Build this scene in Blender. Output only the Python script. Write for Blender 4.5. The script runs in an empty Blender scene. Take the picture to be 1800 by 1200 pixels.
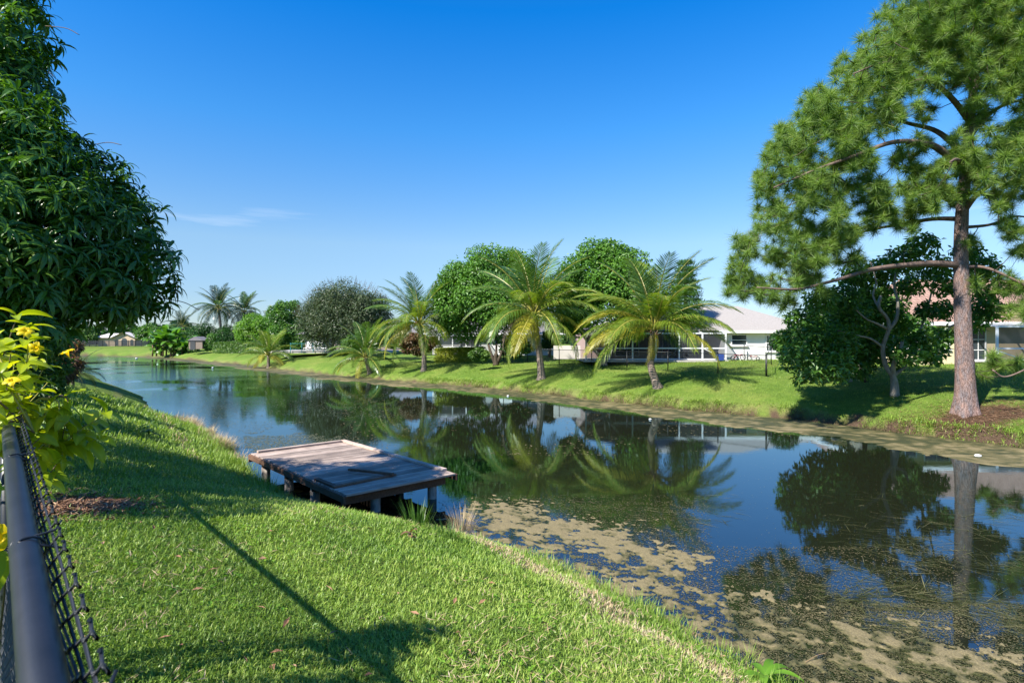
import bpy, math, random
import numpy as np
from mathutils import Vector, Matrix, Euler, Quaternion
rng = np.random.default_rng(11)
random.seed(11)
scene = bpy.context.scene
COL = scene.collection
PI = math.pi

# ---------------------------------------------------------------- camera
F = 1000.0          # focal length in photo pixels (20 mm on 36 mm, photo 1800 wide)
HY = 597.0          # photo row of the horizon
CZ = 3.6            # eye height above the water
cam_d = bpy.data.cameras.new('camera')
cam_d.lens = 20.0
cam_d.sensor_width = 36.0
cam_d.clip_start = 0.05
cam_d.clip_end = 3000
cam_d.shift_y = -3.0 / 1800
cam_d.dof.use_dof = True
cam_d.dof.focus_distance = 18.0
cam_d.dof.aperture_fstop = 10.0
cam = bpy.data.objects.new('camera', cam_d)
cam.location = (0, 0, CZ)
cam.rotation_euler = (math.radians(90), 0, 0)
COL.objects.link(cam)
scene.camera = cam

# ---------------------------------------------------------------- sky and sun
SUN_DIR = Vector((0.777, 0.70, -1.0)).normalized()      # the way the light travels
ELEV = math.asin(-SUN_DIR.z)
world = bpy.data.worlds.new('World')
scene.world = world
world.use_nodes = True
wn, wl = world.node_tree.nodes, world.node_tree.links
wn.clear()
sky = wn.new('ShaderNodeTexSky')
sky.sky_type = 'NISHITA'
sky.sun_disc = False
sky.sun_elevation = ELEV
sky.sun_rotation = math.atan2(-SUN_DIR.x, -SUN_DIR.y)
sky.altitude = 0
sky.air_density = 1.0
sky.dust_density = 0.0
sky.ozone_density = 3.5
hsv = wn.new('ShaderNodeHueSaturation')
hsv.inputs['Hue'].default_value = 0.5
hsv.inputs['Saturation'].default_value = 1.0
hsv.inputs['Value'].default_value = 1.0
tint = wn.new('ShaderNodeMixRGB'); tint.blend_type = 'MULTIPLY'; tint.inputs[0].default_value = 1.0
# deep, clear subtropical blue: the sky is tinted by height above the horizon, alike all the way round
tcz = wn.new('ShaderNodeTexCoord'); spz = wn.new('ShaderNodeSeparateXYZ'); wl.new(tcz.outputs['Generated'], spz.inputs[0])
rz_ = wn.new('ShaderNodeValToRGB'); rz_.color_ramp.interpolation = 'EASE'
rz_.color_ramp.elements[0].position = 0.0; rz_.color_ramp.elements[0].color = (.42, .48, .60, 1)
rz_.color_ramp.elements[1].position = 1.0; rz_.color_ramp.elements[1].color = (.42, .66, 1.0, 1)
for p_, c_ in ((.07, (.47, .54, .66)), (.16, (.62, .70, .74)), (.34, (.25, .73, 1.05)), (.5, (.03, .64, 1.18))):
    e = rz_.color_ramp.elements.new(p_); e.color = (*c_, 1)
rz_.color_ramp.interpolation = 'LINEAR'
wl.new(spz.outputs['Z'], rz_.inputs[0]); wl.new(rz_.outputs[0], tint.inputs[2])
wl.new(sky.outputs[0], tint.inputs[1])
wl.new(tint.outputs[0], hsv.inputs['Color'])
# thin cirrus streaks low in the sky
tc = wn.new('ShaderNodeTexCoord')
sep = wn.new('ShaderNodeSeparateXYZ')
wl.new(tc.outputs['Generated'], sep.inputs[0])
mp = wn.new('ShaderNodeMapping')
mp.inputs['Scale'].default_value = (2.6, 2.6, 30.0)
mp.inputs['Location'].default_value = (0.35, 0.0, 1.1)
wl.new(tc.outputs['Generated'], mp.inputs[0])
cn = wn.new('ShaderNodeTexNoise')
cn.inputs['Scale'].default_value = 1.0
cn.inputs['Detail'].default_value = 6.0
cn.inputs['Roughness'].default_value = 0.55
wl.new(mp.outputs[0], cn.inputs['Vector'])
cr = wn.new('ShaderNodeMapRange')
cr.inputs['From Min'].default_value = 0.62
cr.inputs['From Max'].default_value = 0.80
wl.new(cn.outputs['Fac'], cr.inputs['Value'])
band = wn.new('ShaderNodeValToRGB')     # cloud only low above the horizon, all the way round
band.color_ramp.elements[0].position = 0.02
band.color_ramp.elements[0].color = (0, 0, 0, 1)
band.color_ramp.elements[1].position = 0.24
band.color_ramp.elements[1].color = (0, 0, 0, 1)
e = band.color_ramp.elements.new(0.10); e.color = (1, 1, 1, 1)
e = band.color_ramp.elements.new(0.18); e.color = (.8, .8, .8, 1)
wl.new(sep.outputs['Z'], band.inputs[0])
mul = wn.new('ShaderNodeMath'); mul.operation = 'MULTIPLY'
wl.new(cr.outputs[0], mul.inputs[0]); wl.new(band.outputs[0], mul.inputs[1])
mul2 = wn.new('ShaderNodeMath'); mul2.operation = 'MULTIPLY'
mul2.inputs[1].default_value = 0.42
wl.new(mul.outputs[0], mul2.inputs[0])
mixc = wn.new('ShaderNodeMixRGB')
mixc.inputs[2].default_value = (5.2, 5.5, 5.9, 1)
wl.new(mul2.outputs[0], mixc.inputs[0]); wl.new(hsv.outputs[0], mixc.inputs[1])
bg = wn.new('ShaderNodeBackground')
bg.inputs['Strength'].default_value = 0.099
wl.new(mixc.outputs[0], bg.inputs[0])
wo = wn.new('ShaderNodeOutputWorld')
wl.new(bg.outputs[0], wo.inputs[0])

sun_d = bpy.data.lights.new('sun', 'SUN')
sun_d.energy = 5.0
sun_d.angle = math.radians(0.53)
sun_d.color = (1.0, 0.95, 0.86)
sun = bpy.data.objects.new('sun', sun_d)
sun.rotation_euler = SUN_DIR.to_track_quat('-Z', 'Y').to_euler()
sun.location = (-30, -30, 40)
COL.objects.link(sun)

scene.view_settings.view_transform = 'Standard'
scene.view_settings.look = 'None'
scene.view_settings.gamma = 1.0
scene.view_settings.use_curve_mapping = False
scene.view_settings.exposure = 1.15
try:
    scene.cycles.max_bounces = 8
    scene.cycles.transparent_max_bounces = 12
    scene.cycles.caustics_reflective = False
    scene.cycles.caustics_refractive = False
except Exception:
    pass

# ---------------------------------------------------------------- helpers
def at(px, py, z=0.0):
    """where the view ray through photo pixel (px, py) meets height z"""
    Y = F * (CZ - z) / (py - HY)
    return Vector(((px - 900) / F * Y, Y, z))

def atY(px, py, Y):
    return Vector(((px - 900) / F * Y, Y, CZ - (py - HY) / F * Y))

def tag(o, label=None, cat=None, group=None, kind=None):
    if label: o['label'] = label
    if cat: o['category'] = cat
    if group: o['group'] = group
    if kind: o['kind'] = kind
    return o

def empty(name, loc, label=None, cat=None, group=None):
    o = bpy.data.objects.new(name, None)
    o.location = loc
    o.empty_display_size = 0.2
    COL.objects.link(o)
    return tag(o, label, cat, group)

def origin_of(o):
    v = Vector((0, 0, 0))
    while o is not None:
        v += o.location
        o = o.parent
    return v

def link(name, me, parent=None, loc=(0, 0, 0), rot=None, scale=None):
    o = bpy.data.objects.new(name, me)
    if parent is not None:
        o.parent = parent
    o.location = loc
    if rot is not None: o.rotation_euler = rot
    if scale is not None: o.scale = scale if hasattr(scale, '__len__') else (scale,) * 3
    COL.objects.link(o)
    return o

def np_mesh(name, V, Fc, mats, mi=None, smooth=False, attrs=None):
    """V (n,3), Fc (m,k) with constant k"""
    V = np.ascontiguousarray(V, dtype=np.float32)
    Fc = np.ascontiguousarray(Fc, dtype=np.int32)
    me = bpy.data.meshes.new(name)
    n, (m, k) = len(V), Fc.shape
    me.vertices.add(n); me.vertices.foreach_set('co', V.ravel())
    me.loops.add(m * k); me.loops.foreach_set('vertex_index', Fc.ravel())
    me.polygons.add(m)
    me.polygons.foreach_set('loop_start', np.arange(0, m * k, k, dtype=np.int32))
    try: me.polygons.foreach_set('loop_total', np.full(m, k, dtype=np.int32))
    except Exception: pass
    if not isinstance(mats, (list, tuple)): mats = [mats]
    for mt in mats: me.materials.append(mt)
    if mi is not None: me.polygons.foreach_set('material_index', np.asarray(mi, dtype=np.int32))
    me.polygons.foreach_set('use_smooth', np.full(m, smooth, dtype=bool))
    if attrs:
        for an, av in attrs.items():
            a = me.attributes.new(an, 'FLOAT', 'POINT')
            a.data.foreach_set('value', np.ascontiguousarray(av, dtype=np.float32))
    me.update(calc_edges=True)
    return me

class MB:
    """collects shapes for one mesh object, in world coordinates"""
    def __init__(s): s.v = []; s.f = []; s.sm = []
    def add(s, verts, faces, smooth=False):
        b = len(s.v); s.v += [tuple(v) for v in verts]
        s.f += [tuple(i + b for i in f) for f in faces]; s.sm += [smooth] * len(faces)
        return s
    def box(s, c, size, rz=0.0, mat=None, bev=0.0):
        hx, hy, hz = size[0] / 2, size[1] / 2, size[2] / 2
        cs, sn = math.cos(rz), math.sin(rz)
        if bev > 0:
            b = min(bev, hx * .9, hy * .9, hz * .9)
            pts = []
            for sz, ins in ((-hz, b), (-hz + b, 0), (hz - b, 0), (hz, b)):
                for sx, sy in ((-1, -1), (1, -1), (1, 1), (-1, 1)):
                    pts.append(Vector((sx * (hx - ins), sy * (hy - ins), sz)))
            faces = [(3, 2, 1, 0), (12, 13, 14, 15)]
            for l in range(3):
                for i in range(4):
                    j = (i + 1) % 4
                    faces.append((l * 4 + i, l * 4 + j, (l + 1) * 4 + j, (l + 1) * 4 + i))
        else:
            pts = [Vector((x * hx, y * hy, z * hz)) for x, y, z in
                   ((-1, -1, -1), (1, -1, -1), (1, 1, -1), (-1, 1, -1), (-1, -1, 1), (1, -1, 1), (1, 1, 1), (-1, 1, 1))]
            faces = [(3, 2, 1, 0), (4, 5, 6, 7), (0, 1, 5, 4), (1, 2, 6, 5), (2, 3, 7, 6), (3, 0, 4, 7)]
        c = Vector(c)
        out = []
        for p in pts:
            q = mat @ p if mat is not None else Vector((p.x * cs - p.y * sn, p.x * sn + p.y * cs, p.z))
            out.append(q + c)
        return s.add(out, faces)
    def bar(s, a, b, w, h):
        a, b = Vector(a), Vector(b); d = b - a
        q = d.to_track_quat('X', 'Z').to_matrix()
        return s.box((a + b) / 2, (d.length, w, h), mat=q)
    def tube(s, pts, rad, sides=8, cap=True, smooth=True):
        pts = [Vector(p) for p in pts]; n = len(pts)
        if not hasattr(rad, '__len__'): rad = [rad] * n
        up = None; vs = []
        for i in range(n):
            t = (pts[min(i + 1, n - 1)] - pts[max(i - 1, 0)]).normalized()
            if up is None:
                up = Vector((0, 0, 1)) if abs(t.z) < .9 else Vector((1, 0, 0))
            x = up.cross(t)
            if x.length < 1e-6: x = Vector((1, 0, 0)).cross(t)
            x.normalize(); y = t.cross(x).normalized(); up = y.cross(t) * -1 if False else (t.cross(x))
            up = y
            for k in range(sides):
                a = 2 * PI * k / sides
                vs.append(pts[i] + (x * math.cos(a) + y * math.sin(a)) * rad[i])
        fs = []
        for i in range(n - 1):
            for k in range(sides):
                k2 = (k + 1) % sides
                fs.append((i * sides + k, i * sides + k2, (i + 1) * sides + k2, (i + 1) * sides + k))
        s.add(vs, fs, smooth)
        if cap:
            b = len(s.v) - n * sides
            s.f.append(tuple(b + k for k in reversed(range(sides)))); s.sm.append(False)
            s.f.append(tuple(b + (n - 1) * sides + k for k in range(sides))); s.sm.append(False)
        return s
    def lathe(s, c, prof, sides=12, smooth=True):
        c = Vector(c); vs = []
        for r, z in prof:
            for k in range(sides):
                a = 2 * PI * k / sides
                vs.append(c + Vector((r * math.cos(a), r * math.sin(a), z)))
        fs = []
        for i in range(len(prof) - 1):
            for k in range(sides):
                k2 = (k + 1) % sides
                fs.append((i * sides + k, i * sides + k2, (i + 1) * sides + k2, (i + 1) * sides + k))
        fs.append(tuple(reversed(range(sides)))); fs.append(tuple((len(prof) - 1) * sides + k for k in range(sides)))
        return s.add(vs, fs, smooth)
    def mesh(s, name, mat, org=Vector((0, 0, 0))):
        me = bpy.data.meshes.new(name)
        me.from_pydata([(v[0] - org[0], v[1] - org[1], v[2] - org[2]) for v in s.v], [], s.f)
        me.polygons.foreach_set('use_smooth', np.array(s.sm, dtype=bool))
        for m in (mat if isinstance(mat, (list, tuple)) else [mat]): me.materials.append(m)
        me.update()
        return me
    def build(s, name, mat, parent=None):
        org = origin_of(parent) if parent is not None else Vector((0, 0, 0))
        return link(name, s.mesh(name, mat, org), parent)

def spline(pts, n=6):
    """Catmull-Rom through the points"""
    P = [Vector(p) for p in pts]
    if len(P) < 3:
        return [P[0].lerp(P[-1], i / n) for i in range(n + 1)]
    out = []
    for i in range(len(P) - 1):
        p0 = P[i - 1] if i else P[0] * 2 - P[1]
        p1, p2 = P[i], P[i + 1]
        p3 = P[i + 2] if i + 2 < len(P) else P[i + 1] * 2 - P[i]
        for k in range(n):
            t = k / n
            out.append(0.5 * ((2 * p1) + (p2 - p0) * t + (2 * p0 - 5 * p1 + 4 * p2 - p3) * t * t + (3 * p1 - p0 - 3 * p2 + p3) * t ** 3))
    out.append(P[-1])
    return out

# value noise on arrays
def _hash(ix, iy, seed):
    h = (ix.astype(np.int64) * 374761393 + iy.astype(np.int64) * 668265263 + seed * 974634777) & 0xFFFFFFFF
    h = ((h ^ (h >> 13)) * 1274126177) & 0xFFFFFFFF
    h = h ^ (h >> 16)
    return (h & 0xFFFFFF) / float(0xFFFFFF)
def vnoise(x, y, seed=0):
    ix, iy = np.floor(x), np.floor(y)
    fx, fy = x - ix, y - iy
    fx = fx * fx * (3 - 2 * fx); fy = fy * fy * (3 - 2 * fy)
    a = _hash(ix, iy, seed); b = _hash(ix + 1, iy, seed); c = _hash(ix, iy + 1, seed); d = _hash(ix + 1, iy + 1, seed)
    return (a * (1 - fx) + b * fx) * (1 - fy) + (c * (1 - fx) + d * fx) * fy
def fbm(x, y, octv=4, seed=0, rough=.55):
    t, amp, tot = 0, 1.0, 0
    for o in range(octv):
        t = t + vnoise(x * 2 ** o + 17.3 * o, y * 2 ** o - 9.1 * o, seed + o) * amp
        tot += amp; amp *= rough
    return t / tot

# ---------------------------------------------------------------- materials
def new_mat(name):
    m = bpy.data.materials.new(name); m.use_nodes = True
    nt = m.node_tree
    bs = nt.nodes['Principled BSDF']
    return m, nt, bs

def col_mat(name, a, b=None, rough=.6, scale=4.0, detail=5.0, bump=0.0, bscale=None, spec=.5, metal=0.0, stretch=None, dist=0.02, lo=.3, hi=.7):
    m, nt, bs = new_mat(name)
    N, L = nt.nodes, nt.links
    bs.inputs['Roughness'].default_value = rough
    bs.inputs['Metallic'].default_value = metal
    bs.inputs['Specular IOR Level'].default_value = spec
    b = b or tuple(c * .8 for c in a)
    t = N.new('ShaderNodeTexCoord'); mp = N.new('ShaderNodeMapping')
    if stretch: mp.inputs['Scale'].default_value = stretch
    L.new(t.outputs['Object'], mp.inputs[0])
    nz = N.new('ShaderNodeTexNoise'); nz.inputs['Scale'].default_value = scale; nz.inputs['Detail'].default_value = detail
    nz.inputs['Roughness'].default_value = .6
    L.new(mp.outputs[0], nz.inputs['Vector'])
    r = N.new('ShaderNodeValToRGB')
    r.color_ramp.elements[0].position = lo; r.color_ramp.elements[0].color = (*a, 1)
    r.color_ramp.elements[1].position = hi; r.color_ramp.elements[1].color = (*b, 1)
    L.new(nz.outputs['Fac'], r.inputs[0]); L.new(r.outputs[0], bs.inputs['Base Color'])
    if bump:
        n2 = N.new('ShaderNodeTexNoise'); n2.inputs['Scale'].default_value = bscale or scale * 4; n2.inputs['Detail'].default_value = 6
        L.new(mp.outputs[0], n2.inputs['Vector'])
        bp = N.new('ShaderNodeBump'); bp.inputs['Strength'].default_value = bump; bp.inputs['Distance'].default_value = dist
        L.new(n2.outputs['Fac'], bp.inputs['Height']); L.new(bp.outputs[0], bs.inputs['Normal'])
    return m

def leaf_mat(name, a, b, c=None, rough=.42, trans=.35, tint=(1.5, 1.6, .5), spec=.4):
    """leaf shader: colour from the per-leaf value 'v' (0..1), part of the light passes through"""
    m, nt, bs = new_mat(name)
    N, L = nt.nodes, nt.links
    at_ = N.new('ShaderNodeAttribute'); at_.attribute_name = 'v'
    r = N.new('ShaderNodeValToRGB')
    r.color_ramp.elements[0].position = 0.0; r.color_ramp.elements[0].color = (*a, 1)
    r.color_ramp.elements[1].position = 1.0; r.color_ramp.elements[1].color = (*(c or b), 1)
    if c:
        e = r.color_ramp.elements.new(.62); e.color = (*b, 1)
    L.new(at_.outputs['Fac'], r.inputs[0])
    L.new(r.outputs[0], bs.inputs['Base Color'])
    bs.inputs['Roughness'].default_value = rough
    bs.inputs['Specular IOR Level'].default_value = spec
    tr = N.new('ShaderNodeBsdfTranslucent')
    mm = N.new('ShaderNodeMixRGB'); mm.blend_type = 'MULTIPLY'; mm.inputs[0].default_value = 1.0
    mm.inputs[2].default_value = (*tint, 1)
    L.new(r.outputs[0], mm.inputs[1]); L.new(mm.outputs[0], tr.inputs['Color'])
    mx = N.new('ShaderNodeMixShader'); mx.inputs[0].default_value = trans
    L.new(bs.outputs[0], mx.inputs[1]); L.new(tr.outputs[0], mx.inputs[2])
    L.new(mx.outputs[0], N['Material Output'].inputs['Surface'])
    return m

M = {}
M['mango'] = leaf_mat('mango_leaves', (.03, .085, .013), (.085, .195, .022), (.20, .33, .045), rough=.36, trans=.32, spec=.5)
M['pine'] = leaf_mat('pine_needles', (.10, .185, .032), (.19, .29, .05), (.32, .35, .09), rough=.5, trans=.35)
M['dome'] = leaf_mat('bright_leaves', (.045, .12, .014), (.095, .22, .026), (.16, .30, .04), trans=.3)
M['olive'] = leaf_mat('olive_leaves', (.035, .055, .022), (.07, .105, .045), (.12, .14, .07), trans=.2)
M['dark'] = leaf_mat('dark_leaves', (.012, .04, .010), (.03, .10, .016), (.07, .19, .025), trans=.25)
M['gloss'] = leaf_mat('fresh_dark_leaves', (.035, .10, .018), (.085, .20, .028), (.17, .31, .05), rough=.38, trans=.38, spec=.5)
M['mid'] = leaf_mat('mid_leaves', (.035, .085, .016), (.075, .16, .022), (.15, .24, .04), trans=.3)
M['lime'] = leaf_mat('lime_leaves', (.07, .17, .015), (.12, .26, .02), (.2, .34, .03), trans=.35)
M['red'] = leaf_mat('reddish_leaves', (.08, .10, .03), (.17, .10, .05), (.26, .11, .08), trans=.25)
M['yellowhedge'] = leaf_mat('yellow_hedge_leaves', (.16, .22, .02), (.30, .34, .03), (.42, .42, .05), trans=.3)
M['allamanda'] = leaf_mat('glossy_yellow_green_leaves', (.19, .29, .012), (.35, .43, .018), (.54, .58, .035), rough=.35, trans=.45, tint=(1.5, 1.35, .35), spec=.4)
M['petal'] = leaf_mat('yellow_petals', (.85, .66, .01), (.9, .74, .02), rough=.5, trans=.4, tint=(1.1, 1.0, .6))
M['frond_green'] = leaf_mat('green_leaflets', (.05, .12, .022), (.11, .20, .03), (.17, .26, .045), rough=.32, trans=.3, spec=.6)
M['frond_bluish'] = leaf_mat('deep_green_leaflets', (.03, .085, .028), (.065, .14, .038), (.11, .19, .05), rough=.3, trans=.25, spec=.6)
M['frond_lime'] = leaf_mat('yellow_green_leaflets', (.10, .18, .02), (.19, .26, .03), (.32, .34, .05), rough=.35, trans=.35, spec=.5)
M['frond_yellow'] = leaf_mat('yellow_leaflets', (.22, .24, .03), (.36, .33, .035), (.48, .38, .05), rough=.4, trans=.35)
M['frond_dead'] = leaf_mat('dead_leaflets', (.20, .15, .09), (.30, .24, .17), (.38, .32, .25), rough=.8, trans=.15, tint=(1, 1, 1), spec=.1)
M['frond_dark'] = leaf_mat('dark_leaflets', (.010, .030, .016), (.022, .055, .024), (.045, .09, .035), rough=.3, trans=.15, spec=.5)
M['rachis'] = col_mat('frond_stalk', (.28, .28, .05), (.36, .30, .06), rough=.45, scale=3)
M['banana'] = leaf_mat('banana_leaves', (.05, .13, .02), (.10, .23, .03), (.18, .32, .05), rough=.35, trans=.35)
M['straw'] = leaf_mat('dry_grass', (.32, .22, .12), (.46, .36, .22), (.58, .50, .34), rough=.8, trans=.2, tint=(1, 1, 1), spec=.1)
M['bark_pine'] = None
M['bark_grey'] = col_mat('grey_bark', (.30, .28, .24), (.16, .14, .11), rough=.85, scale=9, bump=.6, spec=.2, stretch=(1, 1, .4))
M['bark_dark'] = col_mat('dark_bark', (.09, .07, .05), (.045, .035, .025), rough=.9, scale=7, bump=.6, spec=.2, stretch=(1, 1, .4))
M['twig'] = col_mat('twigs', (.10, .07, .045), (.16, .12, .08), rough=.8, scale=6)
M['palm_trunk'] = None
def bark_pine():
    m, nt, bs = new_mat('pine_bark'); N, L = nt.nodes, nt.links
    t = N.new('ShaderNodeTexCoord'); mp = N.new('ShaderNodeMapping'); mp.inputs['Scale'].default_value = (1, 1, .28)
    L.new(t.outputs['Object'], mp.inputs[0])
    v = N.new('ShaderNodeTexVoronoi'); v.feature = 'DISTANCE_TO_EDGE'; v.inputs['Scale'].default_value = 21
    nz = N.new('ShaderNodeTexNoise'); nz.inputs['Scale'].default_value = 9; nz.inputs['Detail'].default_value = 8
    L.new(mp.outputs[0], nz.inputs['Vector'])
    va = N.new('ShaderNodeVectorMath'); va.operation = 'ADD'
    sc = N.new('ShaderNodeVectorMath'); sc.operation = 'SCALE'; sc.inputs['Scale'].default_value = .22
    L.new(nz.outputs['Color'], sc.inputs[0]); L.new(mp.outputs[0], va.inputs[0]); L.new(sc.outputs[0], va.inputs[1])
    L.new(va.outputs[0], v.inputs['Vector'])
    r = N.new('ShaderNodeValToRGB')
    r.color_ramp.elements[0].position = .0; r.color_ramp.elements[0].color = (.085, .06, .052, 1)
    r.color_ramp.elements[1].position = .16; r.color_ramp.elements[1].color = (.26, .215, .20, 1)
    L.new(v.outputs['Distance'], r.inputs[0])
    r2 = N.new('ShaderNodeValToRGB')
    r2.color_ramp.elements[0].position = .35; r2.color_ramp.elements[0].color = (.72, .76, .84, 1)
    r2.color_ramp.elements[1].position = .65; r2.color_ramp.elements[1].color = (1.12, .88, .78, 1)
    L.new(nz.outputs['Fac'], r2.inputs[0])
    mm = N.new('ShaderNodeMixRGB'); mm.blend_type = 'MULTIPLY'; mm.inputs[0].default_value = 1
    L.new(r.outputs[0], mm.inputs[1]); L.new(r2.outputs[0], mm.inputs[2]); L.new(mm.outputs[0], bs.inputs['Base Color'])
    bs.inputs['Roughness'].default_value = .9
    bs.inputs['Specular IOR Level'].default_value = .15
    b = N.new('ShaderNodeBump'); b.inputs['Strength'].default_value = .9; b.inputs['Distance'].default_value = .03
    mn = N.new('ShaderNodeMath'); mn.operation = 'MINIMUM'; mn.inputs[1].default_value = .2
    L.new(v.outputs['Distance'], mn.inputs[0]); L.new(mn.outputs[0], b.inputs['Height']); L.new(b.outputs[0], bs.inputs['Normal'])
    return m
M['bark_pine'] = bark_pine()
def palm_bark():
    m, nt, bs = new_mat('palm_bark'); N, L = nt.nodes, nt.links
    t = N.new('ShaderNodeTexCoord')
    w = N.new('ShaderNodeTexWave'); w.wave_type = 'BANDS'; w.bands_direction = 'Z'; w.inputs['Scale'].default_value = 3.2
    w.inputs['Distortion'].default_value = 3.5; w.inputs['Detail'].default_value = 3; w.inputs['Detail Scale'].default_value = 2
    L.new(t.outputs['Object'], w.inputs['Vector'])
    nz = N.new('ShaderNodeTexNoise'); nz.inputs['Scale'].default_value = 12; nz.inputs['Detail'].default_value = 6
    L.new(t.outputs['Object'], nz.inputs['Vector'])
    mx = N.new('ShaderNodeMixRGB'); mx.inputs[0].default_value = .5
    L.new(w.outputs['Fac'], mx.inputs[1]); L.new(nz.outputs['Fac'], mx.inputs[2])
    r = N.new('ShaderNodeValToRGB')
    r.color_ramp.elements[0].position = .25; r.color_ramp.elements[0].color = (.11, .085, .07, 1)
    r.color_ramp.elements[1].position = .7; r.color_ramp.elements[1].color = (.34, .27, .22, 1)
    L.new(mx.outputs[0], r.inputs[0]); L.new(r.outputs[0], bs.inputs['Base Color'])
    bs.inputs['Roughness'].default_value = .9; bs.inputs['Specular IOR Level'].default_value = .2
    b = N.new('ShaderNodeBump'); b.inputs['Strength'].default_value = .6; b.inputs['Distance'].default_value = .03
    L.new(mx.outputs[0], b.inputs['Height']); L.new(b.outputs[0], bs.inputs['Normal'])
    return m
M['palm_trunk'] = palm_bark()
M['husk'] = col_mat('palm_husk', (.26, .16, .10), (.13, .08, .05), rough=.9, scale=8, bump=.5)
M['coconut'] = col_mat('coconut_shell', (.30, .22, .05), (.22, .13, .04), rough=.5, scale=5)
M['white'] = col_mat('white_painted_wall', (.80, .80, .78), (.74, .74, .73), rough=.8, scale=1.2, bump=.15, bscale=40, spec=.2)
M['whitetrim'] = col_mat('white_trim', (.80, .80, .80), (.75, .75, .76), rough=.5, scale=2)
M['cream'] = col_mat('cream_wall', (.70, .58, .38), (.62, .51, .33), rough=.85, scale=1.2, bump=.15, bscale=40, spec=.2)
M['tan'] = col_mat('tan_wall', (.50, .38, .27), (.44, .33, .23), rough=.85, scale=1, spec=.2)
M['palewall'] = col_mat('pale_wall', (.62, .58, .55), (.55, .51, .48), rough=.85, scale=1, spec=.2)
M['pinkwall'] = col_mat('pink_wall', (.42, .32, .31), (.36, .28, .27), rough=.85, scale=1, spec=.2)
M['glass'] = col_mat('window_glass', (.03, .045, .055), (.06, .07, .08), rough=.08, scale=.6, spec=.8)
M['screen'] = None
M['aluminium'] = col_mat('white_aluminium', (.72, .74, .76), (.66, .68, .70), rough=.4, scale=3)
M['bronze'] = col_mat('dark_aluminium', (.05, .05, .05), (.035, .035, .035), rough=.5, scale=3)
M['slate'] = col_mat('grey_shingles', (.34, .315, .295), (.26, .24, .225), rough=.9, scale=9, bump=.5, bscale=30, spec=.1)
M['greyroof'] = col_mat('weathered_grey_roof', (.20, .18, .19), (.15, .14, .15), rough=.85, scale=2)
M['whiteroof'] = col_mat('pale_roof', (.62, .58, .56), (.52, .48, .47), rough=.85, scale=2)
M['terracotta'] = col_mat('terracotta_tiles', (.36, .235, .185), (.24, .15, .12), rough=.8, scale=3.5, detail=8, spec=.2, lo=.35, hi=.65)
M['teal'] = col_mat('teal_paint', (.03, .22, .26), (.03, .18, .22), rough=.5, scale=3)
M['concrete'] = col_mat('concrete', (.50, .47, .43), (.40, .38, .35), rough=.9, scale=2, bump=.2)
M['black'] = col_mat('black_vinyl_coating', (.010, .013, .018), (.016, .019, .026), rough=.42, scale=14, bump=.10, bscale=160, spec=.5, dist=.002)
M['blackfar'] = col_mat('black_fence_paint', (.012, .014, .014), (.02, .022, .022), rough=.5, scale=6)
M['redpaint'] = col_mat('red_paint', (.35, .02, .04), (.28, .015, .03), rough=.4, scale=4)
M['bluepaint'] = col_mat('blue_plastic', (.03, .07, .30), (.03, .06, .25), rough=.4, scale=4)
M['rubber'] = col_mat('black_rubber', (.02, .02, .02), (.03, .03, .03), rough=.8, scale=4)
M['rust'] = col_mat('rust_orange_cushion', (.35, .09, .03), (.28, .07, .03), rough=.8, scale=4)
M['foam'] = col_mat('white_foam_plastic', (.78, .78, .76), (.7, .7, .68), rough=.5, scale=8)
M['stone'] = col_mat('grey_stone', (.38, .36, .33), (.25, .24, .22), rough=.9, scale=4, bump=.6)
M['eave'] = M['whitetrim']
def screen_mat(name, colr, op):
    m, nt, bs = new_mat(name); N, L = nt.nodes, nt.links
    bs.inputs['Base Color'].default_value = (*colr, 1); bs.inputs['Roughness'].default_value = .8
    bs.inputs['Specular IOR Level'].default_value = .1
    t = N.new('ShaderNodeBsdfTransparent'); mx = N.new('ShaderNodeMixShader'); mx.inputs[0].default_value = op
    L.new(t.outputs[0], mx.inputs[1]); L.new(bs.outputs[0], mx.inputs[2]); L.new(mx.outputs[0], N['Material Output'].inputs['Surface'])
    return m
M['screen'] = screen_mat('insect_screen', (.05, .055, .065), .55)
M['fencemesh'] = screen_mat('distant_chain_mesh', (.02, .025, .025), .13)

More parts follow.
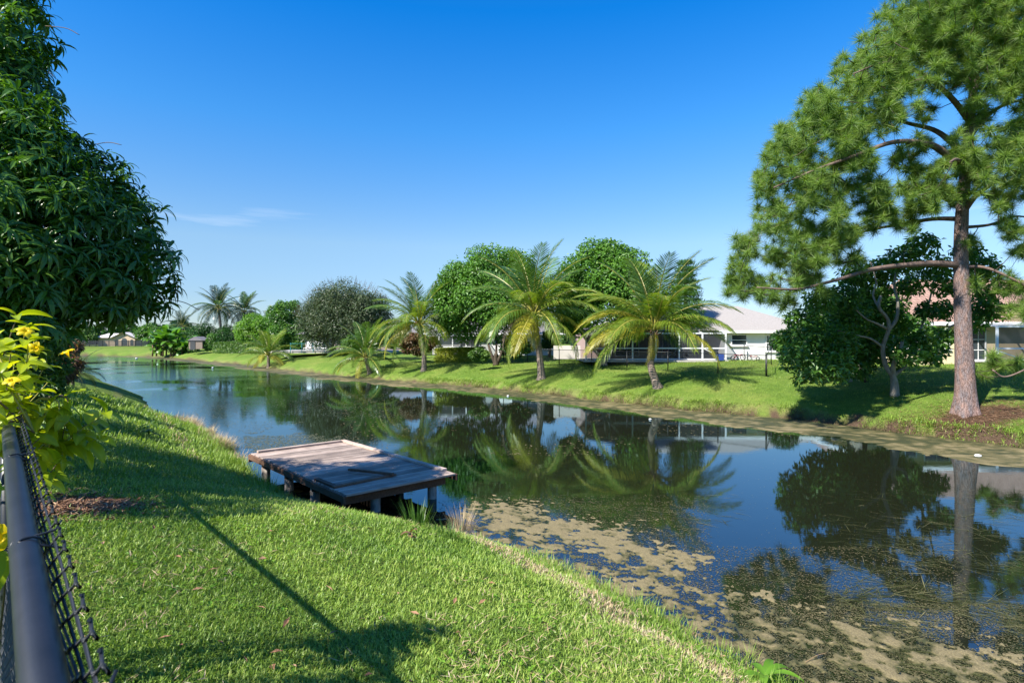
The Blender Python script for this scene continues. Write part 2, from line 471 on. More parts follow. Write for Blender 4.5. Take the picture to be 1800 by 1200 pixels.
# weathered dock boards, own tone for each board
def wood_mat(name, a, b, axis_z, rough=.75):
    m, nt, bs = new_mat(name); N, L = nt.nodes, nt.links
    t = N.new('ShaderNodeTexCoord'); mp = N.new('ShaderNodeMapping')
    mp.inputs['Rotation'].default_value = (0, 0, -axis_z); mp.inputs['Scale'].default_value = (1.2, 16, 16)
    mp.vector_type = 'POINT'
    rot = N.new('ShaderNodeVectorRotate'); rot.rotation_type = 'Z_AXIS'; rot.inputs['Angle'].default_value = -axis_z
    L.new(t.outputs['Object'], rot.inputs['Vector'])
    mp.inputs['Rotation'].default_value = (0, 0, 0)
    L.new(rot.outputs[0], mp.inputs[0])
    oi = N.new('ShaderNodeObjectInfo')
    nz = N.new('ShaderNodeTexNoise'); nz.noise_dimensions = '4D'; nz.inputs['Scale'].default_value = 1.6; nz.inputs['Detail'].default_value = 9
    nz.inputs['Roughness'].default_value = .7
    ms = N.new('ShaderNodeMath'); ms.operation = 'MULTIPLY'; ms.inputs[1].default_value = 37
    L.new(oi.outputs['Random'], ms.inputs[0]); L.new(ms.outputs[0], nz.inputs['W'])
    L.new(mp.outputs[0], nz.inputs['Vector'])
    r = N.new('ShaderNodeValToRGB')
    r.color_ramp.elements[0].position = .3; r.color_ramp.elements[0].color = (*b, 1)
    r.color_ramp.elements[1].position = .7; r.color_ramp.elements[1].color = (*a, 1)
    L.new(nz.outputs['Fac'], r.inputs[0])
    v = N.new('ShaderNodeMapRange'); v.inputs['To Min'].default_value = .55; v.inputs['To Max'].default_value = 1.2
    L.new(oi.outputs['Random'], v.inputs['Value'])
    n3 = N.new('ShaderNodeTexNoise'); n3.inputs['Scale'].default_value = 2.2; n3.inputs['Detail'].default_value = 4
    L.new(t.outputs['Object'], n3.inputs['Vector'])
    v3 = N.new('ShaderNodeMapRange'); v3.inputs['From Min'].default_value = .3; v3.inputs['From Max'].default_value = .7
    v3.inputs['To Min'].default_value = .7; v3.inputs['To Max'].default_value = 1.15
    L.new(n3.outputs['Fac'], v3.inputs['Value'])
    mv = N.new('ShaderNodeMath'); mv.operation = 'MULTIPLY'; L.new(v.outputs[0], mv.inputs[0]); L.new(v3.outputs[0], mv.inputs[1])
    hs = N.new('ShaderNodeHueSaturation'); L.new(r.outputs[0], hs.inputs['Color']); L.new(mv.outputs[0], hs.inputs['Value'])
    L.new(hs.outputs[0], bs.inputs['Base Color'])
    bs.inputs['Roughness'].default_value = rough; bs.inputs['Specular IOR Level'].default_value = .25
    bp = N.new('ShaderNodeBump'); bp.inputs['Strength'].default_value = .5; bp.inputs['Distance'].default_value = .006
    L.new(nz.outputs['Fac'], bp.inputs['Height']); L.new(bp.outputs[0], bs.inputs['Normal'])
    return m

def ground_mat():
    m, nt, bs = new_mat('lawn_soil'); N, L = nt.nodes, nt.links
    t = N.new('ShaderNodeTexCoord')
    def noise(s, d=5, r=.6):
        n = N.new('ShaderNodeTexNoise'); n.inputs['Scale'].default_value = s; n.inputs['Detail'].default_value = d
        n.inputs['Roughness'].default_value = r; L.new(t.outputs['Object'], n.inputs['Vector']); return n
    def ramp(src, stops):
        r = N.new('ShaderNodeValToRGB'); el = r.color_ramp.elements
        el[0].position, el[0].color = stops[0][0], (*stops[0][1], 1)
        el[1].position, el[1].color = stops[-1][0], (*stops[-1][1], 1)
        for p, c in stops[1:-1]:
            e = el.new(p); e.color = (*c, 1)
        L.new(src, r.inputs[0]); return r
    big = noise(.35, 6); fine = noise(26, 4, .7); mid = noise(3.0, 5)
    g = ramp(big.outputs['Fac'], [(.3, (.10, .175, .026)), (.5, (.145, .22, .038)), (.72, (.22, .25, .06))])
    f = ramp(fine.outputs['Fac'], [(.3, (.45, .5, .5)), (.7, (1.3, 1.3, 1.2))])
    mm = N.new('ShaderNodeMixRGB'); mm.blend_type = 'MULTIPLY'; mm.inputs[0].default_value = 1
    L.new(g.outputs[0], mm.inputs[1]); L.new(f.outputs[0], mm.inputs[2])
    m2 = ramp(mid.outputs['Fac'], [(.35, (.8, .85, .8)), (.65, (1.15, 1.1, 1.1))])
    mm2 = N.new('ShaderNodeMixRGB'); mm2.blend_type = 'MULTIPLY'; mm2.inputs[0].default_value = 1
    L.new(mm.outputs[0], mm2.inputs[1]); L.new(m2.outputs[0], mm2.inputs[2])
    # bare soil (attribute 'soil') and dry straw-coloured turf (attribute 'dry')
    so = ramp(fine.outputs['Fac'], [(.3, (.035, .024, .016)), (.7, (.15, .10, .065))])
    dr = ramp(fine.outputs['Fac'], [(.3, (.16, .11, .055)), (.7, (.42, .32, .18))])
    a1 = N.new('ShaderNodeAttribute'); a1.attribute_name = 'soil'
    a2 = N.new('ShaderNodeAttribute'); a2.attribute_name = 'dry'
    x1 = N.new('ShaderNodeMixRGB'); L.new(a2.outputs['Fac'], x1.inputs[0]); L.new(mm2.outputs[0], x1.inputs[1]); L.new(dr.outputs[0], x1.inputs[2])
    x2 = N.new('ShaderNodeMixRGB'); L.new(a1.outputs['Fac'], x2.inputs[0]); L.new(x1.outputs[0], x2.inputs[1]); L.new(so.outputs[0], x2.inputs[2])
    L.new(x2.outputs[0], bs.inputs['Base Color'])
    bs.inputs['Roughness'].default_value = .9; bs.inputs['Specular IOR Level'].default_value = .1
    b = N.new('ShaderNodeBump'); b.inputs['Strength'].default_value = 1.0; b.inputs['Distance'].default_value = .06
    L.new(fine.outputs['Fac'], b.inputs['Height']); L.new(b.outputs[0], bs.inputs['Normal'])
    return m
M['ground'] = ground_mat()
M['grass'] = leaf_mat('grass_blades', (.115, .21, .026), (.225, .34, .048), (.37, .45, .10), rough=.45, trans=.35, tint=(1.35, 1.4, .5), spec=.35)

def water_mat():
    m, nt, bs = new_mat('canal_water'); N, L = nt.nodes, nt.links
    t = N.new('ShaderNodeTexCoord')
    bs.inputs['Base Color'].default_value = (.010, .012, .006, 1)
    bs.inputs['Roughness'].default_value = .015
    bs.inputs['IOR'].default_value = 1.5
    bs.inputs['Specular IOR Level'].default_value = .5
    # gentle swell everywhere, breeze ripples in patches away to the left
    n1 = N.new('ShaderNodeTexNoise'); n1.inputs['Scale'].default_value = 1.3; n1.inputs['Detail'].default_value = 3
    L.new(t.outputs['Object'], n1.inputs['Vector'])
    mp = N.new('ShaderNodeMapping'); mp.inputs['Scale'].default_value = (3.2, 6.5, 1); mp.inputs['Rotation'].default_value = (0, 0, .3)
    L.new(t.outputs['Object'], mp.inputs[0])
    n2 = N.new('ShaderNodeTexNoise'); n2.inputs['Scale'].default_value = 1.0; n2.inputs['Detail'].default_value = 4; n2.inputs['Roughness'].default_value = .6
    L.new(mp.outputs[0], n2.inputs['Vector'])
    mp3 = N.new('ShaderNodeMapping'); mp3.inputs['Scale'].default_value = (.07, .11, 1)
    L.new(t.outputs['Object'], mp3.inputs[0])
    n3 = N.new('ShaderNodeTexNoise'); n3.inputs['Scale'].default_value = 1.0; n3.inputs['Detail'].default_value = 3
    L.new(mp3.outputs[0], n3.inputs['Vector'])
    r3 = N.new('ShaderNodeMapRange'); r3.inputs['From Min'].default_value = .40; r3.inputs['From Max'].default_value = .56
    L.new(n3.outputs['Fac'], r3.inputs['Value'])
    sp = N.new('ShaderNodeSeparateXYZ'); L.new(t.outputs['Object'], sp.inputs[0])
    rx = N.new('ShaderNodeMapRange'); rx.inputs['From Min'].default_value = -10.0; rx.inputs['From Max'].default_value = -24.0
    L.new(sp.outputs['X'], rx.inputs['Value'])
    mu = N.new('ShaderNodeMath'); mu.operation = 'MULTIPLY'; L.new(r3.outputs[0], mu.inputs[0]); L.new(rx.outputs[0], mu.inputs[1])
    am = N.new('ShaderNodeMath'); am.operation = 'MULTIPLY_ADD'; am.inputs[1].default_value = .012; am.inputs[2].default_value = .0005
    L.new(mu.outputs[0], am.inputs[0])
    h2 = N.new('ShaderNodeMath'); h2.operation = 'MULTIPLY'; L.new(n2.outputs['Fac'], h2.inputs[0]); L.new(am.outputs[0], h2.inputs[1])
    h1 = N.new('ShaderNodeMath'); h1.operation = 'MULTIPLY_ADD'; h1.inputs[1].default_value = .0011
    L.new(n1.outputs['Fac'], h1.inputs[0]); L.new(h2.outputs[0], h1.inputs[2])
    b = N.new('ShaderNodeBump'); b.inputs['Strength'].default_value = 1.0; b.inputs['Distance'].default_value = 1.0
    L.new(h1.outputs[0], b.inputs['Height'])
    df = N.new('ShaderNodeBsdfDiffuse'); df.inputs['Color'].default_value = (.012, .014, .007, 1)
    gl = N.new('ShaderNodeBsdfGlossy'); gl.inputs['Color'].default_value = (.64, .87, 1.0, 1); gl.inputs['Roughness'].default_value = .008
    fr = N.new('ShaderNodeFresnel'); fr.inputs['IOR'].default_value = 1.95
    ms = N.new('ShaderNodeMixShader')
    for nd in (gl, fr): L.new(b.outputs[0], nd.inputs['Normal'])
    L.new(fr.outputs[0], ms.inputs[0]); L.new(df.outputs[0], ms.inputs[1]); L.new(gl.outputs[0], ms.inputs[2])
    L.new(ms.outputs[0], N['Material Output'].inputs['Surface'])
    return m
M['water'] = water_mat()
def algae_mat():
    m, nt, bs = new_mat('floating_algae'); N, L = nt.nodes, nt.links
    t = N.new('ShaderNodeTexCoord')
    n1 = N.new('ShaderNodeTexNoise'); n1.inputs['Scale'].default_value = 2.6; n1.inputs['Detail'].default_value = 7; n1.inputs['Roughness'].default_value = .7
    n2 = N.new('ShaderNodeTexNoise'); n2.inputs['Scale'].default_value = 55; n2.inputs['Detail'].default_value = 8; n2.inputs['Roughness'].default_value = .75
    for n in (n1, n2): L.new(t.outputs['Object'], n.inputs['Vector'])
    a = N.new('ShaderNodeAttribute'); a.attribute_name = 'v'
    ad = N.new('ShaderNodeMath'); ad.operation = 'MULTIPLY_ADD'; ad.inputs[1].default_value = .75
    L.new(n1.outputs['Fac'], ad.inputs[0]); 
    sc = N.new('ShaderNodeMath'); sc.operation = 'MULTIPLY'; sc.inputs[1].default_value = .5
    L.new(a.outputs['Fac'], sc.inputs[0]); L.new(sc.outputs[0], ad.inputs[2])
    r = N.new('ShaderNodeValToRGB'); el = r.color_ramp.elements
    el[0].position, el[0].color = .20, (.035, .042, .018, 1)
    el[1].position, el[1].color = .78, (.235, .19, .095, 1)
    e = el.new(.40); e.color = (.055, .06, .022, 1)
    e = el.new(.55); e.color = (.125, .11, .045, 1)
    L.new(ad.outputs[0], r.inputs[0])
    r2 = N.new('ShaderNodeMapRange'); r2.inputs['From Min'].default_value = .3; r2.inputs['From Max'].default_value = .7
    r2.inputs['To Min'].default_value = .30; r2.inputs['To Max'].default_value = 1.45
    L.new(n2.outputs['Fac'], r2.inputs['Value'])
    hs = N.new('ShaderNodeHueSaturation'); L.new(r.outputs[0], hs.inputs['Color']); L.new(r2.outputs[0], hs.inputs['Value'])
    L.new(hs.outputs[0], bs.inputs['Base Color'])
    bs.inputs['Roughness'].default_value = .7; bs.inputs['Specular IOR Level'].default_value = .3
    b = N.new('ShaderNodeBump'); b.inputs['Strength'].default_value = .8; b.inputs['Distance'].default_value = .02
    L.new(n2.outputs['Fac'], b.inputs['Height']); L.new(b.outputs[0], bs.inputs['Normal'])
    return m
M['algae'] = algae_mat()
# ---------------------------------------------------------------- the banks of the canal
near_px = [(1310,1190),(1200,1120),(1050,1040),(900,978),(800,952),(712,938),(678,932),(636,923),(594,912),(555,899),(511,881),(475,863),(442,842),(398,802),(330,748),(266,734),(258,712),(240,693),(187,677),(172,665),(130,655)]
near_pts = [(17.3, -13), (8.9, -2.2), (4.9, 2.7)] + [tuple(at(x, y).xy) for x, y in near_px] + [(-69, 75), (-105, 96), (-160, 116)]
far_px = [(1800,786),(1661,769),(1564,758),(1425,740),(1300,729),(1100,709),(950,692),(800,677),(650,665),(500,650),(425,641),(340,633),(285,628)]
far_pts = [(49, -17), (31.7, 2.2), (22.3, 13.0)] + [tuple(at(x, y).xy) for x, y in far_px] + [(-86, 124), (-115, 134), (-160, 146)]
def smooth2(pts, n):
    return np.array([(p.x, p.y) for p in spline([Vector((a, b, 0)) for a, b in pts], n)])
NEAR = smooth2(near_pts, 5); FAR = smooth2(far_pts, 5)
def resample(P, step):
    d = np.r_[0, np.cumsum(np.hypot(*np.diff(P, axis=0).T))]
    s = np.arange(0, d[-1], step)
    return np.c_[np.interp(s, d, P[:, 0]), np.interp(s, d, P[:, 1])]
# small scallops along the waterline
def wiggle(P, amp, wl, seed):
    Q = resample(P, .45)
    T = np.gradient(Q, axis=0); T /= np.linalg.norm(T, axis=1)[:, None] + 1e-9
    s = np.arange(len(Q)) * .45
    w = (fbm(s / wl, s * 0 + .5, 3, seed) - .5) * 2 * amp
    return Q + np.c_[-T[:, 1], T[:, 0]] * w[:, None]
NEAR = wiggle(NEAR, .22, 1.1, 3); FAR = wiggle(FAR, .45, 1.3, 9)
END = np.array([(-160, 146), (-170, 130), (-160, 116)], float)
POLY = np.vstack([NEAR, END[::-1], FAR[::-1]])
def seg_dist(x, y, P):
    best = np.full(x.shape, 1e9)
    for i in range(len(P) - 1):
        ax, ay = P[i]; bx, by = P[i + 1]
        dx, dy = bx - ax, by - ay
        t = np.clip(((x - ax) * dx + (y - ay) * dy) / (dx * dx + dy * dy + 1e-12), 0, 1)
        d = (x - ax - t * dx) ** 2 + (y - ay - t * dy) ** 2
        np.minimum(best, d, out=best)
    return np.sqrt(best)
def in_poly(x, y, P):
    c = np.zeros(x.shape, bool); j = len(P) - 1
    for i in range(len(P)):
        xi, yi = P[i]; xj, yj = P[j]
        if yi != yj:
            k = ((yi > y) != (yj > y)) & (x < (xj - xi) * (y - yi) / (yj - yi) + xi)
            c ^= k
        j = i
    return c
def sst(t): t = np.clip(t, 0, 1); return t * t * (3 - 2 * t)
def terrain(x, y):
    x = np.asarray(x, float); y = np.asarray(y, float)
    dn = seg_dist(x, y, NEAR); df = seg_dist(x, y, np.vstack([FAR, END]))
    ins = in_poly(x, y, POLY)
    near_side = dn < df
    w = (vnoise(x * .9, y * .9, 5) - .5)
    zn = .04 * sst(dn / .12) + 2.06 * np.tanh(dn / 4.1) + w * .03 * sst(dn)
    lip = .13 + .14 * sst((x + 8) / 16) + .22 * (fbm(x * .9, y * .9, 3, 21) - .5)
    lip = np.maximum(lip, .06)
    zf = lip * sst(df / (.16 + .25 * vnoise(x * 1.7, y * 1.7, 8))) + (.38 - lip * .4) * (1 - np.exp(-df / 1.2)) + 1.52 * (1 - np.exp(-df / 6.5)) + w * .05 * sst(df)
    d = np.minimum(dn, df)
    zi = -.03 - .9 * sst(d / 1.6)
    z = np.where(ins, zi, np.where(near_side, zn, zf))
    return z, ins, near_side, dn, df
def ground_z(x, y):
    return float(terrain(np.array([x]), np.array([y]))[0][0])
def on_ground(px, py, z0=None):
    Y = 1.5 * (260 / 1.5) ** (np.arange(2600) / 2600)
    X = (px - 900) / F * Y; zr = CZ - (py - HY) / F * Y
    zt = np.maximum(terrain(X, Y)[0], 0)
    k = int(np.argmax(zr <= zt))
    return Vector((X[k], Y[k], zt[k]))

# ---------------------------------------------------------------- ground, one sheet to the horizon
rr = [0.25]
while rr[-1] < 900:
    r = rr[-1]
    rr.append(r * (1.012 if 3 < r < 60 else 1.03 if r < 160 else 1.08))
rr = np.array(rr)
th = np.unique(np.r_[np.radians(np.arange(-52, 54, .33)), np.radians(np.arange(54, 308, 5.0))])
R_, T_ = np.meshgrid(rr, th, indexing='ij')
GX, GY = R_ * np.sin(T_), R_ * np.cos(T_)
gz, gins, gns, gdn, gdf = terrain(GX.ravel(), GY.ravel())
nr, nt_ = R_.shape
PINE_C = on_ground(1698, 724, .9)
MULCH_C = on_ground(125, 893, 1.9)
def soil_attr(x, y, ns, dn, df, ins):
    n = fbm(x * 1.3, y * 1.3, 4, 31)
    s = np.zeros_like(x)
    dp = np.hypot((x - PINE_C.x) * .62, (y - PINE_C.y + .6))
    s = np.maximum(s, sst((1.15 - dp + (n - .5) * 1.6) / .5))
    dm = np.hypot((x - MULCH_C.x) * 1.0, (y - MULCH_C.y) * 1.0)
    s = np.maximum(s, sst((.68 - dm + (n - .5) * .8) / .12))
    s = np.maximum(s, (~ns) * sst(((.14 + .30 * sst((x - 9) / 7) + (n - .5) * .9) - df) / .18))
    s = np.where(ins, 1, s)
    dry = np.zeros_like(x)
    dry = np.maximum(dry, ns * sst(1 - np.abs(dn - 1.1 - (n - .5) * .6) / .55) * .7 * (y < 10.6))
    dry = np.maximum(dry, ns * sst(1 - np.abs(dn - 1.3) / .25) * .4 * (y >= 14))
    dry = np.maximum(dry, (~ns) * sst(1 - df / .9) * .35 * (n > .45))
    return s, dry
gs, gd = soil_attr(GX.ravel(), GY.ravel(), gns, gdn, gdf, gins)
idx = np.arange(nr * nt_).reshape(nr, nt_)
a = idx[:-1, :]; b = idx[1:, :]
quads = np.stack([a, b, np.roll(b, -1, 1), np.roll(a, -1, 1)], -1).reshape(-1, 4)
me = np_mesh('ground', np.c_[GX.ravel(), GY.ravel(), gz], quads[:, ::-1], M['ground'], smooth=True, attrs={'soil': gs, 'dry': gd})
g = link('ground', me); tag(g, 'mown green lawn sloping down to both banks of the canal', None, None, 'structure')
# centre cap
MB().add([(GX[0, i], GY[0, i], gz[i]) for i in range(nt_)], [tuple(range(nt_))[::-1]])
# water sheet
mw = MB(); mw.add([(-185, -20, 0), (60, -20, 0), (60, 170, 0), (-185, 170, 0)], [(0, 1, 2, 3)])
w = mw.build('water', M['water']); tag(w, 'still dark canal water mirroring the sky and trees', None, None, 'structure')

# ---------------------------------------------------------------- grass
def blades(x, y, z, L, W, v, lean, seed=0):
    """bent grass blades: 4 verts / 2 triangles each"""
    r = np.random.default_rng(seed); n = len(x)
    az = r.uniform(0, 2 * PI, n)
    d = np.c_[np.cos(az), np.sin(az), np.zeros(n)]
    s = np.c_[-np.sin(az), np.cos(az), np.zeros(n)]
    P = np.c_[x, y, z]
    ln = lean * r.uniform(.3, 1.0, n)
    mid = P + d * (L * .5 * np.sin(ln * .6))[:, None] + np.array([0, 0, 1]) * (L * .5 * np.cos(ln * .6))[:, None]
    tip = mid + d * (L * .5 * np.sin(ln * 1.3))[:, None] + np.array([0, 0, 1]) * (L * .5 * np.cos(ln * 1.3))[:, None]
    hw = s * (W / 2)[:, None]
    V = np.stack([P, mid - hw, mid + hw, tip], 1).reshape(-1, 3)
    b = np.arange(n)[:, None] * 4
    Fc = np.concatenate([b + np.array([0, 1, 2]), b + np.array([1, 3, 2])], 1).reshape(-1, 3)
    return V, Fc, np.repeat(v, 4)
def lawn(n, r1, r2, a1, a2, seed, side, size=1.0, lmin=.055, lmax=.10):
    r = np.random.default_rng(seed)
    rad = r1 * (r2 / r1) ** r.random(n)
    ang = np.radians(r.uniform(a1, a2, n))
    x, y = rad * np.sin(ang), rad * np.cos(ang)
    z, ins, ns, dn, df = terrain(x, y)
    s, dry = soil_attr(x, y, ns, dn, df, ins)
    ok = (~ins) & (ns if side == 'near' else ~ns) & (r.random(n) > s * .96)
    x, y, z, rad, dry, dn, df = (q[ok] for q in (x, y, z, rad, dry, dn, df))
    n = len(x)
    k = np.maximum(1, (rad / 4.5) ** .85) * size
    edge = np.minimum(dn, df)
    tall = 1 + .7 * np.exp(-edge / .16) * (r.random(n) > .4)
    L = r.uniform(lmin, lmax, n) * k * tall; W = r.uniform(.006, .011, n) * k
    cl = fbm(x * 1.4, y * 1.4, 4, 41)
    v = np.clip(r.normal(.45, .26, n) + (cl - .5) * 1.1, 0, 1)
    return x, y, z, L, W, v, dry, r
def lawn_obj(name, parts, label):
    Vs, Fs, vs, mis = [], [], [], []
    base = 0
    for i, (x, y, z, L, W, v, dry, r) in enumerate(parts):
        isdry = r.random(len(x)) < dry
        V, Fc, vv = blades(x, y, z - .005, L, W, v, 1.25, 100 + i)
        Vs.append(V); Fs.append(Fc + base); vs.append(vv); base += len(V)
        mis.append(np.repeat(isdry.astype(int), 2))
    me = np_mesh(name, np.vstack(Vs), np.vstack(Fs), [M['grass'], M['straw']], mi=np.concatenate(mis), attrs={'v': np.concatenate(vs)})
    o = link(name, me); tag(o, label, 'grass', None, 'stuff'); return o
lawn_obj('grass', [lawn(400000, 1.6, 34, -46, 46, 1, 'near', .82, .045, .085)], 'short bright green grass blades on the near bank')
lawn_obj('grass', [lawn(180000, 16, 62, -40, 46, 2, 'far', .34, .045, .075)], 'mown grass on the far bank with ragged edge along the water')

def pick_band(P, s0, s1, step, off, seed):
    """scatter along a bank polyline between photo rows / arclength fractions"""
    pass

# ---------------------------------------------------------------- floating algae
def algae(name, P, s0, s1, ds, qmax, dq, side, thr, label, seed, colv=.5, zsc=.035):
    Q = resample(P, ds)
    s = np.arange(len(Q)) * ds
    keep = (Q[:, 1] > s0) & (Q[:, 1] < s1)
    Q = Q[keep]
    # smoothed tangents so that the offsets do not cross
    T = np.gradient(Q, axis=0); k = max(3, int(1.6 / ds)); ker = np.ones(k) / k
    Tp = np.pad(T, ((k, k), (0, 0)), 'edge')
    T = np.c_[np.convolve(Tp[:, 0], ker, 'same'), np.convolve(Tp[:, 1], ker, 'same')][k:-k]
    T /= np.linalg.norm(T, axis=1)[:, None]
    Nn = np.c_[T[:, 1], -T[:, 0]] * side
    q = np.arange(-.12, qmax, dq)
    X = Q[:, 0][:, None] + Nn[:, 0][:, None] * q[None]
    Y = Q[:, 1][:, None] + Nn[:, 1][:, None] * q[None]
    h, v = thr(X, Y, q[None])
    Z = np.clip(h * .22, -.05, .012) + (fbm(X * 24, Y * 24, 2, seed + 5) - .5) * .016
    n0, n1 = X.shape
    idx = np.arange(n0 * n1).reshape(n0, n1)
    qd = np.stack([idx[:-1, :-1], idx[1:, :-1], idx[1:, 1:], idx[:-1, 1:]], -1).reshape(-1, 4)
    zf = Z.ravel()
    qd = qd[(zf[qd] > -.004).any(1)]
    used, inv = np.unique(qd.ravel(), return_inverse=True)
    me = np_mesh(name, np.c_[X.ravel(), Y.ravel(), Z.ravel()][used], inv.reshape(-1, 4), M['algae'], smooth=True, attrs={'v': v.ravel()[used]})
    o = link(name, me); tag(o, label, 'algae', None, 'stuff'); return o
# outer edge of the near raft of algae, world x,y
RAFT = np.array([tuple(at(x, y).xy) for x, y in [(800,930),(850,883),(915,886),(960,912),(1030,925),(1090,934),(1150,965),(1225,992),(1220,1026),(1285,1036),(1400,1078),(1520,1100),(1640,1108),(1710,1150),(1790,1188)]] + [(6.6, 4.6), (9.4, 1.4), (13, -2.9)])
def near_thr(X, Y, q):
    q = q + X * 0
    ins_r = in_poly(X.ravel(), Y.ravel(), np.vstack([RAFT, [(4.3, -1.4), (-.3, 9.5), (-1.3, 10.4)]])).reshape(X.shape)
    d = seg_dist(X.ravel(), Y.ravel(), RAFT).reshape(X.shape) * np.where(ins_r, 1, -1) / 1.4
    X = X / 1.3; Y = Y / 1.3; q = q / 1.4
    n1 = fbm(X * .75 + 3, Y * .75, 3, 51) - .5
    n2 = fbm(X * 3.2, Y * 3.2, 4, 61, .62) - .5
    n3 = fbm(X * 13, Y * 15, 3, 71, .8) - .5
    n4 = fbm(X * 6.5 + Y * 2, Y * 9, 3, 66) - .5
    h = np.clip(d * .5, -.5, .09) + n1 * .30 + n2 * .50 + n4 * .55 + n3 * .70 - .018
    # broken, darker weed close inshore
    inshore = sst(1 - q / 1.3)
    h = h - inshore * .13 + (n3 + n4) * inshore * .6
    v = np.clip(.36 + n1 * 1.0 - inshore * .40 + n2 * 1.5 + n4 * 1.9 + n3 * 1.3 + np.clip(h, -.1, .1) * 1.5, 0, 1)
    return h, v
algae('algae_mat', NEAR, 1.7, 12.8, .036, 4.8, .036, -1 if False else 1, near_thr, 'tan floating algae mat with dark holes beside the near bank', 3)
def far_thr(X, Y, q):
    q = q + X * 0
    X = X / 1.3; Y = Y / 1.3; q = q / 1.4
    n1 = fbm(X * .45, Y * .45, 3, 81) - .5
    n2 = fbm(X * 2.0, Y * 2.0, 4, 91, .6) - .5
    wdt = 2.1 + n1 * 1.5 + .5 * sst((X - 3) / 8)
    h = np.clip((wdt - q) * .5, -.5, .35) + n2 * .35 + .03
    n5 = fbm(X * 5, Y * 5, 3, 95) - .5
    h = h + n5 * .25
    v = np.clip(.22 + n1 * 1.0 + n2 * 1.3 + n5 * 1.5, 0, 1)
    return h, v
FS = -1
algae('algae_mat', FAR, 10.0, 57, .085, 4.9, .09, FS, far_thr, 'long olive and tan algae strip floating along the far bank', 4)
algae('algae_mat', FAR, 57.001, 125, .3, 4.3, .24, FS, far_thr, 'distant thin algae strip hugging the far bank near the banana clump', 6)
# ---------------------------------------------------------------- foliage tools
def unit(v): return v / (np.linalg.norm(v, axis=1)[:, None] + 1e-9)
def leaf_arrays(P, D, Nr, L, W, fold=.25):
    """folded rhombus leaves: 4 verts, 2 triangles"""
    D = unit(D); S = unit(np.cross(D, Nr)); U = np.cross(S, D)
    L = L[:, None]; W = W[:, None]
    m = P + D * L * .45
    V = np.stack([P, m - S * W * .5 + U * W * fold, m + S * W * .5 + U * W * fold, P + D * L], 1).reshape(-1, 3)
    b = np.arange(len(P))[:, None] * 4
    Fc = np.concatenate([b + np.array([0, 2, 3]), b + np.array([0, 3, 1])], 1).reshape(-1, 3)
    return V, Fc
def blob_leaves(lobes, n, L, W, seed, up=.5, droop=.3, shell=.35, squash=.85, vbase=.5, vvar=.22):
    """leaves through the volume of lobes [(x,y,z,r)], denser near each surface"""
    r = np.random.default_rng(seed)
    lb = np.array(lobes, float)
    wts = lb[:, 3] ** 2; wts /= wts.sum()
    k = r.choice(len(lb), n, p=wts)
    d = unit(r.normal(size=(n, 3)))
    rad = lb[k, 3] * (1 - shell * r.random(n) ** 1.6) * (1 + .10 * r.normal(size=n))
    off = d * rad[:, None]; off[:, 2] *= squash
    P = lb[k, :3] + off
    Nr = unit(d * .8 + np.array([0, 0, up]) + r.normal(size=(n, 3)) * .45)
    D = unit(np.cross(Nr, r.normal(size=(n, 3))) + np.array([0, 0, -droop]) + d * .35)
    LL = L * r.uniform(.7, 1.3, n); WW = W * r.uniform(.7, 1.3, n)
    lobetone = r.normal(0, .08, len(lb))
    v = np.clip(r.normal(vbase, vvar, n) + lobetone[k], 0, 1)
    V, Fc = leaf_arrays(P, D, Nr, LL, WW)
    return V, Fc, np.repeat(v, 4)
def crown_obj(parent, lobes, n, L, W, mat, seed, name='crown', **kw):
    V, Fc, v = blob_leaves(lobes, n, L, W, seed, **kw)
    org = origin_of(parent)
    me = np_mesh(name, V - np.array(org), Fc, mat, attrs={'v': v})
    o = link(name, me, parent)
    return o
def dome_lobes(c, rx, ry, rz, n, r0, seed, zmin=-.25):
    r = np.random.default_rng(seed); out = []
    i = 0
    while len(out) < n and i < n * 6:
        i += 1
        d = unit(r.normal(size=(1, 3)))[0]
        if d[2] < zmin: continue
        k = (1 - r0 / max(rx, rz) * .8) * r.uniform(.88, 1.07)
        out.append((c[0] + d[0] * rx * k, c[1] + d[1] * ry * k, c[2] + d[2] * rz * k, r0 * r.uniform(.55, 1.3)))
    return out
def px_lobes(lst, Y, depth, seed, k=1.0):
    """lobes listed as (px, py, radius in px) round distance Y, scattered in depth"""
    r = np.random.default_rng(seed); out = []
    for e in lst:
        px, py, rp = e[:3]; dy = e[3] if len(e) > 3 else r.uniform(-depth, depth)
        yy = Y + dy
        p = atY(px, py, yy)
        out.append((p.x, p.y, p.z, rp / F * yy * k))
    return out
def limb(mb, pts, r0, r1, sides=7, n=5):
    P = spline(pts, n); k = len(P)
    mb.tube(P, [r0 + (r1 - r0) * (i / (k - 1)) ** .8 for i in range(k)], sides)
    return P

